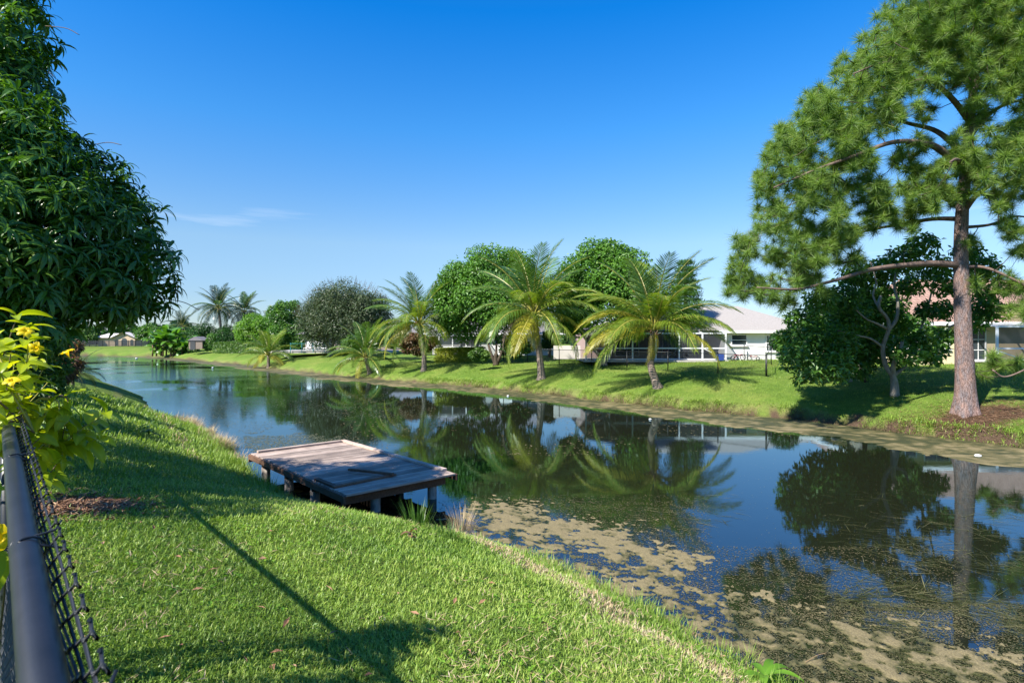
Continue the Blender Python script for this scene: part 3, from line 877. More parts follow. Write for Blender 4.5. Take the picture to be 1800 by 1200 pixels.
# ---------------------------------------------------------------- palm fronds
def frond_mesh(curv, pairs, seed, lean=0.0, leaflet=.24, droop=.5, tatter=0.0, hang=.5):
    """a unit-length frond starting along +X and arching down; rachis then leaflets"""
    r = np.random.default_rng(seed)
    n = 12; pts = [Vector((0, 0, 0))]; a = 0
    for i in range(n):
        t = (i + .5) / n
        a = curv * t ** 1.25
        pts.append(pts[-1] + Vector((math.cos(a), lean * t * .25, -math.sin(a))) / n)
    mb = MB()
    mb.tube(pts, [.0095 * (1 - i / n) ** .8 + .0012 for i in range(n + 1)], 5)
    nv, nf = len(mb.v), len(mb.f)
    V = [list(v) for v in mb.v]; tri = []
    for f in mb.f:
        for k in range(1, len(f) - 1): tri.append((f[0], f[k], f[k + 1]))
    mi = [1] * len(tri); vv = [.5] * len(V)
    for i in range(pairs):
        t = .13 + .86 * (i + .5) / pairs
        u = t * n; j = min(int(u), n - 1); p = pts[j].lerp(pts[j + 1], u - j)
        tg = (pts[j + 1] - pts[j]).normalized()
        up = Vector((0, 1, 0)).cross(tg).normalized() * -1
        if up.z < 0 and abs(tg.z) < .9: up = -up
        for sgn in (-1, 1):
            if r.random() < tatter: continue
            side = Vector((0, sgn, 0))
            ll = leaflet * (math.sin(PI * min(1, .17 + .83 * t)) ** .55) * r.uniform(.85, 1.12)
            ll = max(ll, leaflet * .3)
            fw = .45 + .9 * t ** 2 + r.normal() * .07
            d0 = (side + tg * fw + up * .22).normalized()
            d1 = (d0 + Vector((0, 0, -1)) * (droop + r.uniform(0, .5)) * hang * 1.6).normalized()
            d2 = (d1 + Vector((0, 0, -1)) * (droop + r.uniform(0, .8)) * hang * 1.8).normalized()
            a0 = p; a1 = a0 + d0 * ll * .34; a2 = a1 + d1 * ll * .33; a3 = a2 + d2 * ll * .33
            w = .0050 * r.uniform(.7, 1.3)
            wv = tg * w
            b = len(V)
            V += [list(a0 - wv * .5), list(a0 + wv * .5), list(a1 - wv), list(a1 + wv), list(a2 - wv * .75), list(a2 + wv * .75), list(a3)]
            tri += [(b, b + 1, b + 3), (b, b + 3, b + 2), (b + 2, b + 3, b + 5), (b + 2, b + 5, b + 4), (b + 4, b + 5, b + 6)]
            mi += [0] * 5; q = float(np.clip(r.normal(.45, .2), 0, 1)); vv += [q] * 7
    return np.array(V), np.array(tri), mi, vv
FR = {}
def frond(kind, mat, var):
    """a few frond shapes, shared by all palms"""
    key = (kind, mat, var)
    if key not in FR:
        P = {'up': (.85, .25, .25), 'arch': (1.45, .28, .6), 'low': (1.35, .27, 1.0), 'dead': (1.9, .2, 1.2), 'short': (1.0, .26, .3)}[kind]
        V, T, mi, vv = frond_mesh(P[0] * (1 + .12 * (var - 1)), 72 if kind != 'dead' else 44, 500 + var * 7 + len(kind), (-1) ** var * .3, P[1], P[2], .18 if kind == 'dead' else .04, .3 if kind == 'up' else .5)
        FR[key] = np_mesh('frond', V, T, [M[mat], M['rachis'] if kind != 'dead' else M['husk']], mi=mi, attrs={'v': vv})
    return FR[key]

def palm(base, top, lengths, n, label, seed, r0=.2, r1=.12, cat='palm tree', group=None, bend=.15, low_yellow=True, tone='mix', husk=True, spec=None, emin=-35, emax=85):
    """base and top of the trunk in world space; lengths = frond length range"""
    r = random.Random(seed)
    root = empty('palm_tree', base, label, cat, group)
    b, t = Vector(base), Vector(top)
    mid = b.lerp(t, .45) + Vector((bend, 0, 0))
    P = spline([b - Vector((0, 0, .1)), b.lerp(mid, .35) + Vector((bend * .2, 0, 0)), mid, t], 7)
    k = len(P); mb = MB()
    mb.tube(P, [r0 * (1.0 - .0 * i) * (1 + .45 * math.exp(-i / 1.6)) * (1 - i / (k - 1)) + r1 * (i / (k - 1)) + .012 * ((i % 2) * 2 - 1) * .5 for i in range(k)], 12)
    mb.build('trunk', M['palm_trunk'], root)
    if husk:
        hb = MB(); rr_ = random.Random(seed + 3)
        for i in range(16):
            a = i * 2.4; z = rr_.uniform(-.65, .17)
            p = t + Vector((math.cos(a) * r1 * .9, math.sin(a) * r1 * .9, z))
            q = p + Vector((math.cos(a) * rr_.uniform(.1, .4), math.sin(a) * rr_.uniform(.1, .4), rr_.uniform(-.17, .4)))
            hb.tube([p - Vector((0, 0, .12)), p, q], [.07, .062, .025], 5)
        hb.build('husk', M['husk'], root)
    for i in range(n):
        f = i / max(1, n - 1)                   # 0 youngest .. 1 oldest
        az = i * 2.39996 + r.uniform(-.2, .2)
        el = math.radians(emax + (emin - emax) * f ** 1.05 + r.uniform(-6, 6))
        ln = lengths[0] + (lengths[1] - lengths[0]) * math.sin(PI * min(1, .35 + .55 * f)) * r.uniform(.85, 1.08)
        kind = 'up' if f < .34 else 'arch' if f < (.86 if r1 < .15 else .75) else 'low'
        if tone == 'mix':
            mt = r.choice(['frond_bluish', 'frond_green']) if f < .22 else r.choice(['frond_green', 'frond_lime']) if f < .6 else r.choice(['frond_lime', 'frond_lime', 'frond_lime', 'frond_green', 'frond_yellow'])
            if f > .93 and low_yellow: mt = 'frond_yellow'
        elif tone == 'dark': mt = 'frond_dark' if r.random() < .75 else 'frond_bluish'
        elif tone == 'lime': mt = r.choice(['frond_lime', 'frond_green', 'frond_lime']) if f < .7 else r.choice(['frond_yellow', 'frond_lime'])
        else: mt = 'frond_green'
        _frond(root, t, az, el, ln, kind, mt, i % 3, r)
    for s in (spec or []):
        _frond(root, t, math.radians(s[0]), math.radians(s[1]), s[2], s[3], s[4], 1, r)
    return root
def _frond(root, t, az, el, ln, kind, mt, var, r):
    me = frond(kind, mt, var)
    q = Euler((r.uniform(-.35, .35), 0, 0)).to_matrix()
    mat = Matrix.Rotation(az, 3, 'Z') @ Matrix.Rotation(-el, 3, 'Y') @ q
    o = link('frond', me, root, (t - origin_of(root)) + Vector((math.cos(az), math.sin(az), 0)) * .07, mat.to_euler(), ln)
    if kind == 'dead': o['label'] = 'brown withered frond'
    elif mt == 'frond_yellow': o['label'] = 'yellowing frond'
    return o

# far bank palms ------------------------------------------------------------
pr = on_ground(1157, 681)
palm(pr, atY(1149, 579, pr.y), (4.4, 5.3), 27, 'curved coconut palm right of centre with shaggy brown husks under its yellow fronds', 4, .26, .17, bend=-.32, emin=10,
     spec=[(182, -5, 4.83, 'arch', 'frond_lime'), (172, 22, 5.25, 'arch', 'frond_lime'), (188, 42, 4.69, 'arch', 'frond_green'), (2, 22, 4.83, 'arch', 'frond_lime'), (-80, -62, 2.27, 'low', 'frond_yellow'), (-70, 30, 3.12, 'low', 'frond_lime')])
pm = on_ground(952, 666)
palm(pm, atY(938, 553, pm.y), (5.0, 5.9), 29, 'tallest coconut palm in the middle of the far lawn with a ringed grey trunk', 6, .29, .19, bend=.07, emin=-8,
     spec=[(195, -8, 3.98, 'dead', 'frond_dead'), (180, 8, 5.11, 'arch', 'frond_lime'), (200, -30, 4.54, 'low', 'frond_lime'), (0, 10, 4.54, 'arch', 'frond_yellow'), (-75, -55, 2.84, 'low', 'frond_yellow')])
pl = on_ground(745, 652)
palm(pl, atY(737, 570, pl.y), (4.5, 5.2), 26, 'slim coconut palm left of the bright dome tree with yellow fronds hanging to the left', 9, .26, .16, bend=.17, emin=-8,
     spec=[(190, -25, 4.54, 'low', 'frond_lime'), (175, 15, 4.69, 'arch', 'frond_lime'), (200, 5, 4.26, 'low', 'frond_yellow')])
ps = on_ground(650, 656)
palm(ps, ps + Vector((-.4, 0, 1.5)), (3.5, 4.3), 20, 'short bushy palm on the far bank with no clear trunk', 12, .22, .19, bend=0, tone='green', husk=False, emin=0,
     spec=[(180, 5, 3.27, 'low', 'frond_yellow'), (190, 30, 3.69, 'arch', 'frond_lime'), (-110, -30, 2.70, 'low', 'frond_yellow')])
pt = on_ground(472, 646)
palm(pt, pt + Vector((0, 0, 1.5)), (3.5, 4.2), 20, 'small yellowish palm at the water edge farthest left on the far bank', 15, .22, .18, bend=0, tone='lime', husk=False, emin=0,
     spec=[(185, -20, 3.41, 'low', 'frond_yellow'), (0, -15, 2.84, 'low', 'frond_yellow')])
g1 = on_ground(388, 612)
def far_palm(px, pyc, Y, ln, n, label, seed, cat='palm tree'):
    b = atY(px, 600, Y); b.z = ground_z(b.x, b.y)
    return palm(b, atY(px - 2, pyc, Y), (ln * .85, ln), n, label, seed, .34, .24, bend=.4, tone='dark', husk=False)
far_palm(386, 541, 130, 6.3, 30, 'taller of two dark coconut palms against the sky on the left', 21)
far_palm(431, 547, 136, 5.9, 28, 'shorter dark coconut palm just right of its taller twin', 22)
far_palm(322, 573, 138, 5.0, 20, 'palm top rising behind the banana clump', 23)
far_palm(472, 560, 132, 2.8, 9, 'small dark palm behind the lime green tree', 24)

# ---------------------------------------------------------------- banana clump
bc = atY(303, 624, 114); bc.z = ground_z(bc.x, bc.y) - .1
bn = empty('banana_plant', bc, 'clump of banana plants with broad ragged leaves at the left end of the far bank', 'banana plants')
def banana_mesh(seed, curv=1.1):
    r = np.random.default_rng(seed); V = []; T = []; n = 8; p = Vector((0, 0, 0)); pts = [p]
    for i in range(n):
        a = curv * ((i + .5) / n) ** 1.4; p = p + Vector((math.cos(a), 0, -math.sin(a))) / n; pts.append(p)
    for i, q in enumerate(pts):
        w = .15 * math.sin(PI * min(1, .06 + .93 * i / n)) ** .6 if i < n else .01
        V += [q + Vector((0, -w, .04 - .03)), q, q + Vector((0, w, .01))]
    for i in range(n):
        for s in (0, 1):
            a = i * 3 + s; T += [(a, a + 1, a + 4), (a, a + 4, a + 3)]
    return np_mesh('leaf', np.array([list(v) for v in V]), np.array(T), M['banana'], attrs={'v': np.clip(r.normal(.5, .2, len(V)), 0, 1)})
BM = [banana_mesh(1, .8), banana_mesh(2, 1.3), banana_mesh(3, 1.8)]
sb = MB()
for i in range(15):
    bx = random.uniform(-4.0, 3.8); by = random.uniform(-1.6, 1.6); h = random.uniform(1.2, 4.4)
    sb.tube([bc + Vector((bx, by, 0)), bc + Vector((bx + .1, by, h))], [.16, .11], 7)
    for k in range(13):
        az = k * 2.4 + i; el = random.uniform(.1, 1.35); hh = h if k < 8 else h * random.uniform(.15, .75)
        m3 = Matrix.Rotation(az, 3, 'Z') @ Matrix.Rotation(-el, 3, 'Y') @ Matrix.Rotation(random.uniform(-.6, .6), 3, 'X')
        link('leaf', random.choice(BM), bn, Vector((bx + .1, by, hh)), m3.to_euler(), random.uniform(2.3, 3.6) * (1 if k < 8 else .7))
sb.build('stem', M['husk'], bn)

# ---------------------------------------------------------------- broadleaf trees beyond the far bank
def tree(name, base, lobes, n, L, W, mat, label, seed, trunk_pts=None, r0=.2, bark='bark_dark', limbs=(), cat='tree', group=None, **kw):
    root = empty(name, base, label, cat, group)
    if trunk_pts:
        mb = MB(); limb(mb, trunk_pts, r0, r0 * .55, 9)
        mb.build('trunk', M[bark], root)
    for pts, ra, rb in limbs:
        mb = MB(); limb(mb, pts, ra, rb, 6)
        mb.build('limb', M[bark], root)
    crown_obj(root, lobes, n, L, W, M[mat], seed, **kw)
    return root
# bright dome tree in the centre
b = on_ground(1062, 643); Y = b.y
c = atY(1066, 528, Y + .6); g_ = Y / 38.6
lob = dome_lobes(c, 3.4 * g_, 3.0 * g_, 4.1 * g_, 62, .85 * g_, 1, -.55) + px_lobes([(1010, 470, 26), (1000, 520, 26), (975, 500, 22), (960, 540, 26), (1040, 440, 24), (1095, 450, 22), (1125, 490, 20), (1130, 540, 22), (1000, 565, 24), (1125, 575, 22)], Y + .8, .8, 13) + dome_lobes(c, 2.0 * g_, 2.0 * g_, 2.6 * g_, 20, 1.0 * g_, 2, -.5)
tree('dome_tree', b, lob, 40000, .27, .15, 'dome', 'round bright green dome tree behind and between the two large palms', 31,
     [b, b + Vector((0, 0, .5)), b + Vector((0.02, 0, .9))], .28, 'bark_grey',
     [([b + Vector((0, 0, .6)), b + Vector((-.7, 0, 1.2)), b + Vector((-1.4, .2, 2.2))], .17, .09), ([b + Vector((0, 0, .7)), b + Vector((.1, .2, 1.4)), b + Vector((.2, .4, 2.4))], .17, .09),
      ([b + Vector((0, 0, .6)), b + Vector((.6, -.1, 1.3)), b + Vector((1.3, .1, 2.3))], .16, .08), ([b + Vector((0, 0, .6)), b + Vector((.25, .3, 1.2)), b + Vector((.7, .8, 2.4))], .13, .08)])
# bright dome tree on the left
b = on_ground(872, 642); Y = b.y
c = atY(862, 530, Y + 2); g_ = Y / 38.6
lob = dome_lobes(c, 4.0 * g_, 3.4 * g_, 3.8 * g_, 80, .95 * g_, 43, -.45) + px_lobes([(790, 520, 26), (785, 555, 26), (800, 490, 28), (782, 578, 18), (815, 560, 32), (845, 540, 36), (815, 585, 20), (830, 510, 30), (920, 500, 25), (905, 560, 30), (880, 580, 30), (840, 575, 30)], Y + 2, .8, 3)
tree('dome_tree', b, lob, 44000, .27, .15, 'dome', 'broad bright green dome tree left of the tallest palm', 32,
     [b, b + Vector((-.05, 0, .5)), b + Vector((.0, 0, 1.0))], .3, 'bark_dark',
     [([b + Vector((-.1, 0, .2)), b + Vector((-.5, 0, 1.2)), b + Vector((-.9, 1, 2.6))], .18, .09), ([b + Vector((.1, 0, .2)), b + Vector((.5, 0, 1.2)), b + Vector((.7, 1.0, 2.6))], .18, .09), ([b, b + Vector((.02, .2, 1.2)), b + Vector((0, 1.2, 2.6))], .16, .09)])
# dark conifer behind the right palm
Y = 47; b = atY(1205, 630, Y); b.z = ground_z(b.x, Y)
lob = []
for i in range(13):
    z = 1.6 + i * .52; rad = 1.9 * (1 - (i / 14) ** 1.6) + .25
    for k in range(9):
        a = k * 2 * PI / 9 + i * .5
        lob.append((b.x + math.cos(a) * rad * .5, b.y + math.sin(a) * rad * .75, b.z + z + .15, .34 + rad * .12))
tree('conifer', b, lob, 15000, .26, .05, 'dark', 'dark layered conifer standing behind the curved palm', 33, [b, b + Vector((0, 0, 4)), b + Vector((0, 0, 7.4))], .2, squash=.35, shell=.9, droop=-.2)
# large grey olive tree
Y = 74; b = atY(582, 622, Y); b.z = ground_z(b.x, Y)
c = atY(608, 562, Y)
lob = dome_lobes(c, 6.4, 5.4, 5.0, 130, 1.4, 5, -.75) + dome_lobes(c, 4.4, 4.0, 3.6, 40, 1.9, 6, -.8)
tree('round_tree', b, lob, 58000, .30, .11, 'olive', 'large round grey-green tree over the pool patio left of centre', 34,
     [b, b + Vector((.2, 0, 1.5)), b + Vector((.5, 0, 3))], .32, 'bark_grey', [([b + Vector((0, 0, .5)), b + Vector((-.8, 0, 2)), b + Vector((-1.8, 0, 3.6))], .18, .1), ([b + Vector((0, 0, .5)), b + Vector((1.2, 0, 2)), b + Vector((2.5, 0, 3.6))], .18, .1)], shell=.5)
# fine twigs standing out of its outline
tw = MB(); r_ = random.Random(3)
rt = bpy.data.objects[[o.name for o in bpy.data.objects if o.name.startswith('round_tree')][-1]]
for i in range(170):
    a = r_.uniform(0, PI); k = r_.uniform(-.9, .9)
    d = Vector((math.cos(a), k * .6, math.sin(a))).normalized()
    p = Vector((c.x + d.x * 6.0, c.y + d.y * 5, c.z + d.z * 4.7))
    tw.tube([p, p + d * r_.uniform(.4, 1.1) + Vector((r_.uniform(-.3, .3), 0, .2))], [.02, .008], 3, False)
tw.build('twigs', M['twig'], rt)['kind'] = 'stuff'

def simple_tree(px, py_base, Y, lobpx, n, L, W, mat, label, seed, depth=1.2, name='tree', trunk=True, **kw):
    b = atY(px, py_base, Y); b.z = ground_z(b.x, b.y)
    lob = px_lobes(lobpx, Y, depth, seed)
    top = max(lob, key=lambda e: e[2])
    tp = [b, b + Vector((.1, 0, (top[2] - b.z) * .4)), b + Vector((0, 0, (top[2] - b.z) * .7))] if trunk else None
    return tree(name, b, lob, n, L, W, mat, label, seed, tp, .16, **kw)
simple_tree(448, 612, 100, [(430,578,17),(445,566,18),(462,570,17),(438,592,17),(458,590,18),(472,582,16),(426,592,11),(478,598,15)], 10000, .34, .2, 'lime', 'lime green rounded tree beside the dark trees on the left', 41)
simple_tree(500, 615, 92, [(488,556,17),(505,545,17),(498,572,20),(512,582,20),(485,588,18),(524,566,16),(528,590,16),(508,602,17),(494,536,9),(517,536,10),(524,608,13),(480,545,10)], 13000, .34, .2, 'gloss', 'dark green tree between the lime tree and the round grey tree', 42)
simple_tree(425, 612, 104, [(425,585,7),(421,592,6),(424,600,7)], 1600, .3, .16, 'red', 'slender reddish shrub at the left edge of the lime green tree', 43, .5, 'shrub', False)
simple_tree(355, 612, 128, [(346,584,15),(360,578,14),(374,586,14),(358,596,14),(342,598,12),(378,600,10),(392,590,13),(408,594,13),(400,580,11),(418,590,12),(330,590,14),(318,596,12)], 9000, .34, .2, 'dark', 'dark bushy trees behind the clipped hedge', 44, 2, 'bush', False)
simple_tree(690, 620, 62, [(620,600,12),(640,590,14),(665,592,15),(690,598,14),(650,606,12),(625,608,10),(610,605,8)], 7000, .3, .16, 'mid', 'rounded green shrub behind the short bushy palm', 45, .8, 'shrub', False)
simple_tree(725, 622, 56, [(712,600,11),(725,595,12),(738,598,12),(750,606,11),(718,612,10),(735,614,11),(760,600,8)], 6000, .26, .14, 'red', 'brownish red shrub behind the slim palm trunk', 46, .6, 'shrub', False)
simple_tree(690, 600, 60, [(690,578,12),(705,583,12),(680,590,12),(700,600,10)], 3500, .3, .14, 'olive', 'olive bush above the reddish shrub', 47, .6, 'bush', False)
simple_tree(845, 632, 47, [(832,622,7),(842,618,8),(853,622,7),(836,628,6),(850,628,6)], 2600, .2, .1, 'mid', 'low green garden shrub left of the dark forked trunk', 48, .4, 'shrub', False)
simple_tree(900, 628, 50, [(895,608,14),(910,602,14),(922,610,12),(905,618,12),(888,615,9)], 4500, .24, .13, 'dark', 'dark rounded shrub behind the fence left of the tallest palm', 49, .5, 'shrub', False)
simple_tree(965, 625, 55, [(965,590,10),(972,600,10),(960,605,8)], 2600, .24, .13, 'mid', 'small garden tree beside the far white house window', 50, .5, 'tree')
simple_tree(1395, 640, 41, [(1378,600,22),(1385,628,14)], 3000, .2, .1, 'dark', 'dark shrub at the right corner of the white house', 151, .5, 'shrub', False)

simple_tree(368, 616, 106, [(362,606,6),(369,600,8),(374,607,7),(366,611,6),(372,592,7)], 2400, .26, .14, 'gloss', 'upright dark shrub right of the little shed', 152, .4, 'shrub', False)
simple_tree(338, 618, 108, [(336,612,5),(341,606,6),(345,613,5)], 1400, .24, .13, 'mid', 'green shrub left of the little shed', 153, .4, 'shrub', False)
simple_tree(135, 608, 150, [(112,585,14),(130,580,14),(148,584,12),(160,592,9),(120,596,12),(145,597,10)], 4500, .5, .3, 'mid', 'bushy tree left of the distant tan house', 154, 2, 'tree', False)
simple_tree(262, 608, 150, [(250,586,11),(262,580,12),(276,584,12),(288,590,10),(258,597,9),(275,598,9)], 4000, .5, .3, 'gloss', 'dark leafy tree right of the distant tan house', 155, 2, 'tree', False)
# clipped hedges
def hedge(px0, px1, py_top, Y0, Y1, depth, mat, label, seed, n=5000, L=.2):
    a = atY(px0, 600, Y0); b = atY(px1, 600, Y1)
    za, zb = ground_z(a.x, a.y), ground_z(b.x, b.y)
    h = CZ - (py_top - HY) / F * (Y0 + Y1) / 2 - (za + zb) / 2
    r = np.random.default_rng(seed); t = r.random(n); q = r.random(n); k = r.random(n) < .45
    P = np.c_[a.x + (b.x - a.x) * t, a.y + (b.y - a.y) * t, za + (zb - za) * t]
    u = np.array([b.x - a.x, b.y - a.y]); u /= np.linalg.norm(u); nn = np.array([u[1], -u[0]])
    if nn[1] > 0: nn = -nn
    w = np.where(k, r.uniform(-.5, .5, n), r.choice([-.5, .5], n) * (1 - .12 * r.random(n))) * depth
    z = np.where(k, 1 - .08 * r.random(n), q) * h
    P[:, :2] -= nn * w[:, None]; P[:, 2] += z
    Nr = unit(np.where(k[:, None], [[0, 0, 1.]], np.c_[nn[0] + t * 0, nn[1] + t * 0, t * 0 + .3]) + r.normal(size=(n, 3)) * .5)
    D = unit(np.cross(Nr, r.normal(size=(n, 3))))
    V, Fc = leaf_arrays(P, D, Nr, L * r.uniform(.7, 1.3, n), L * .6 * r.uniform(.7, 1.3, n))
    o = link('hedge', np_mesh('hedge', V, Fc, M[mat], attrs={'v': np.repeat(np.clip(r.normal(.5, .22, n), 0, 1), 4)}))
    tag(o, label, 'hedge'); return o
hedge(380, 470, 601, 104, 92, 1.2, 'mid', 'clipped green hedge on the left below the dark palms', 61, 9000, .26)
hedge(768, 850, 612, 56, 54, .8, 'yellowhedge', 'low yellow-green hedge in front of the screened enclosure', 62, 6000, .2)

# distant wood and single far trees
def wood(px0, px1, Y, hpx, n, mat, label, seed):
    r = np.random.default_rng(seed); lob = []
    x = px0
    while x < px1:
        h = hpx * r.uniform(.65, 1.15)
        for k in range(3):
            p = atY(x + r.uniform(-6, 6), 604 - h * (k + .6) / 3, Y + r.uniform(-8, 8)); lob.append((p.x, p.y, p.z, h / 3.2 / F * Y * r.uniform(.8, 1.3)))
        x += hpx * .45
    V, Fc, v = blob_leaves(lob, n, 1.0, .55, seed)
    o = link('woodland', np_mesh('woodland', V, Fc, M[mat], attrs={'v': v})); tag(o, label, 'woodland', None, 'stuff')
wood(-120, 330, 185, 34, 26000, 'dark', 'dark wood behind the far end of the canal', 71)
wood(330, 1250, 200, 22, 30000, 'dark', 'low line of distant trees behind the far gardens', 72)
wood(1250, 2100, 150, 30, 20000, 'dark', 'distant trees behind the houses on the right', 73)
# ---------------------------------------------------------------- big pine on the right
PY = PINE_C.y
pb = PINE_C.copy(); pb.z = ground_z(pb.x, pb.y) - .30
pine = empty('pine_tree', pb, 'tall pine with reddish flaking bark standing on the far bank at the right', 'pine tree')
trunk_px = [(1697,722),(1697,690),(1694,600),(1691,520),(1689,430),(1692,360),(1698,300),(1704,230),(1712,150),(1722,60),(1730,-60),(1735,-170)]
TP = [atY(x, y, PY) for x, y in trunk_px]; TP[0] = pb.copy()
mb = MB()
T = spline(TP, 5); k = len(T)
rad = []
for i, p in enumerate(T):
    h = max(0, p.z - pb.z - .25)
    rad.append(max(.06, .32 - h * .0145) + 0.13 * math.exp(-h / .4) + .03 * math.exp(-h / 1.7))
# sink and displace the surface a little for flaky bark
sides = 28; vs = []
for i, p in enumerate(T):
    for s in range(sides):
        a = 2 * PI * s / sides
        root_f = 1 + .22 * math.exp(-(p.z - pb.z) / .32) * math.sin(a * 5 + 1)
        q = rad[i] * root_f * (1 + .035 * random.uniform(-1, 1))
        vs.append(p + Vector((math.cos(a) * q, math.sin(a) * q, 0)))
mb.add(vs, [(i * sides + s, i * sides + (s + 1) % sides, (i + 1) * sides + (s + 1) % sides, (i + 1) * sides + s) for i in range(k - 1) for s in range(sides)], True)
mb.build('trunk', M['bark_pine'], pine)
def Lp(lst): return [atY(x, y, PY + d * 1.4) for x, y, d in lst]
limbs_px = [
 ([(1688,466,0),(1640,463,-.2),(1590,466,-.4),(1530,474,-.8),(1470,492,-1),(1400,508,-1.1),(1330,505,-1.2)], .10),
 ([(1690,385,0),(1640,385,.6),(1580,395,1.0),(1540,402,1.2),(1490,415,1.3),(1420,440,1.2)], .07),
 ([(1698,300,0),(1655,265,-.4),(1625,252,-.7),(1570,250,-1),(1500,275,-1.3),(1430,300,-1.4),(1360,330,-1.4)], .11),
 ([(1700,280,0),(1672,250,.4),(1640,228,.8),(1590,215,1.2),(1520,190,1.4),(1450,190,1.5)], .11),
 ([(1706,215,0),(1670,170,-.5),(1620,130,-.9),(1560,110,-1.2),(1500,130,-1.4)], .09),
 ([(1712,150,0),(1690,95,.4),(1650,50,.7),(1600,20,.9)], .08),
 ([(1715,130,0),(1750,80,-.5),(1790,40,-.9),(1840,10,-1.2)], .08),
 ([(1704,240,0),(1740,200,.5),(1780,180,.8),(1840,170,1)], .08),
 ([(1692,375,0),(1720,340,-.4),(1760,315,-.8),(1800,300,-1),(1850,290,-1)], .08),
 ([(1691,400,0),(1740,395,.4),(1790,380,.8),(1850,395,1)], .05),
 ([(1690,470,0),(1730,470,-.3),(1780,490,-.6),(1830,520,-.9),(1860,560,-1.2)], .05),
 ([(1700,290,0),(1690,285,-1.0),(1680,280,-1.9),(1670,285,-2.6)], .08),
 ([(1692,370,0),(1660,350,1.2),(1600,330,2.0),(1550,330,2.4)], .06),
 ([(1696,320,0),(1700,300,1.2),(1730,280,2.2)], .06),
 ([(1860,560,-1.2),(1850,620,-1.2),(1800,650,-1.1),(1765,662,-1.0),(1745,650,-1.0)], .025),
]
M['bark_limb'] = col_mat('limb_bark', (.20, .14, .115), (.10, .07, .06), rough=.9, scale=8, bump=.6, spec=.15)
limb_nodes = [Vector(p) for p in T[int(len(T) * .35):]]
limb_nodes_dir = []
for pts, r0 in limbs_px:
    mb = MB(); P = limb(mb, Lp(pts), r0 * 1.4, .025, 8)
    mb.build('branch', M['bark_limb'], pine)
    limb_nodes += P
LN = np.array([list(p) for p in limb_nodes])
pads = [(1600,45,62),(1690,30,70),(1780,55,60),(1545,95,45),(1500,140,48),(1580,150,55),(1660,110,60),(1745,120,60),(1800,150,50),(1440,190,45),(1405,235,42),(1480,215,50),(1550,205,40),(1380,280,40),(1430,300,50),(1500,290,42),(1345,325,30),(1395,350,40),(1465,350,42),(1540,335,40),(1600,330,30),(1350,385,32),(1320,425,30),(1405,410,38),(1300,495,32),(1345,505,32),(1405,480,34),(1450,450,34),(1490,410,30),(1610,300,20),
 (1690,270,42),(1730,300,44),(1770,255,42),(1800,230,35),(1640,345,32),(1680,340,26),(1650,310,30),(1760,345,30),(1800,320,35),(1775,400,28),(1705,425,14),(1800,440,20),(1712,492,13),(1775,500,26),(1800,545,28),(1745,640,20),(1725,655,13),(1785,640,18),(1590,385,26),(1530,385,24),(1720,200,30),(1455,410,34),(1550,375,30),(1610,370,24),(1420,455,30),(1365,450,28),(1500,455,22),(1300,460,22),(1620,250,20),(1590,275,26),(1500,250,40),(1640,60,50),(1630,200,18),(1850,100,80),(1850,300,70),(1860,420,50),(1660,-40,80),(1760,-60,90),(1850,-20,80),(1285,500,14),(1440,500,22),(1380,530,18)]
rp = np.random.default_rng(77)
tufts = []
for px, py, rpx in pads:
    n = max(4, int((rpx / 10.5) ** 2 * 3.4))
    for i in range(n):
        d = unit(rp.normal(size=(1, 3)))[0]; q = rp.random() ** .4
        dy = d[1] * rpx * q * 1.0
        side = rp.uniform(-2.4, 2.4) * min(1, rpx / 40)
        if py > 560 or (px < 1310): side *= .3
        yy = PY + side + dy / F * PY
        tufts.append(list(atY(px + d[0] * rpx * q, py + d[2] * rpx * q, yy)) + [side])
tufts = np.array(tufts)
# thin branchlets joining each tuft to the wood
tb = MB()
d0 = np.array([((LN - t[:3]) ** 2).sum(1).min() ** .5 for t in tufts])
pool = np.vstack([LN, np.zeros((len(tufts), 3))]); npool = len(LN)
for ii in np.argsort(d0):
    q0 = tufts[ii, :3]
    dd = ((pool[:npool] - q0) ** 2).sum(1); j = int(np.argmin(dd)); L_ = dd[j] ** .5
    if L_ < 1.6:
        p = Vector(q0); q = Vector(pool[j]); w0 = .011 + .014 * max(0, 1 - d0[ii] / 2)
        tb.tube([q, q.lerp(p, .5) + Vector((rp.uniform(-.1, .1), rp.uniform(-.1, .1), -.10)) * L_, p], [w0, w0 * .8, w0 * .6], 3, False)
    pool[npool] = q0; npool += 1
tb.build('twigs', M['bark_dark'], pine)['kind'] = 'stuff'
def tuft_mesh(seed, n, R):
    r = np.random.default_rng(seed)
    d = unit(r.normal(size=(n, 3))); d[:, 2] = d[:, 2] * .85 + .25; d = unit(d)
    # needles start along a short shoot and sweep outwards
    s0 = np.c_[r.normal(0, .012, n), r.normal(0, .012, n), r.uniform(-.10, .05, n)]
    L = R * r.uniform(.75, 1.1, n)
    tip = s0 + d * L[:, None] + np.array([0, 0, -1]) * (L * r.uniform(.02, .22, n))[:, None]
    s = unit(np.cross(d, r.normal(size=(n, 3)))) * .0075
    V = np.stack([s0 - s + d * .02, s0 + s + d * .02, tip], 1).reshape(-1, 3)
    Fc = np.arange(n)[:, None] * 3 + np.array([0, 1, 2])
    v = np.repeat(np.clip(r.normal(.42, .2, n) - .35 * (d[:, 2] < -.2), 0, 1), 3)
    return V, Fc, v
TM = [tuft_mesh(i, 150, .38) for i in range(5)]
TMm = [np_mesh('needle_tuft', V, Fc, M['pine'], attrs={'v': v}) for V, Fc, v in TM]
order = np.argsort(tufts[:, 1]); first = set(order[:300].tolist())
Vs, Fs, vs_, base = [], [], [], 0
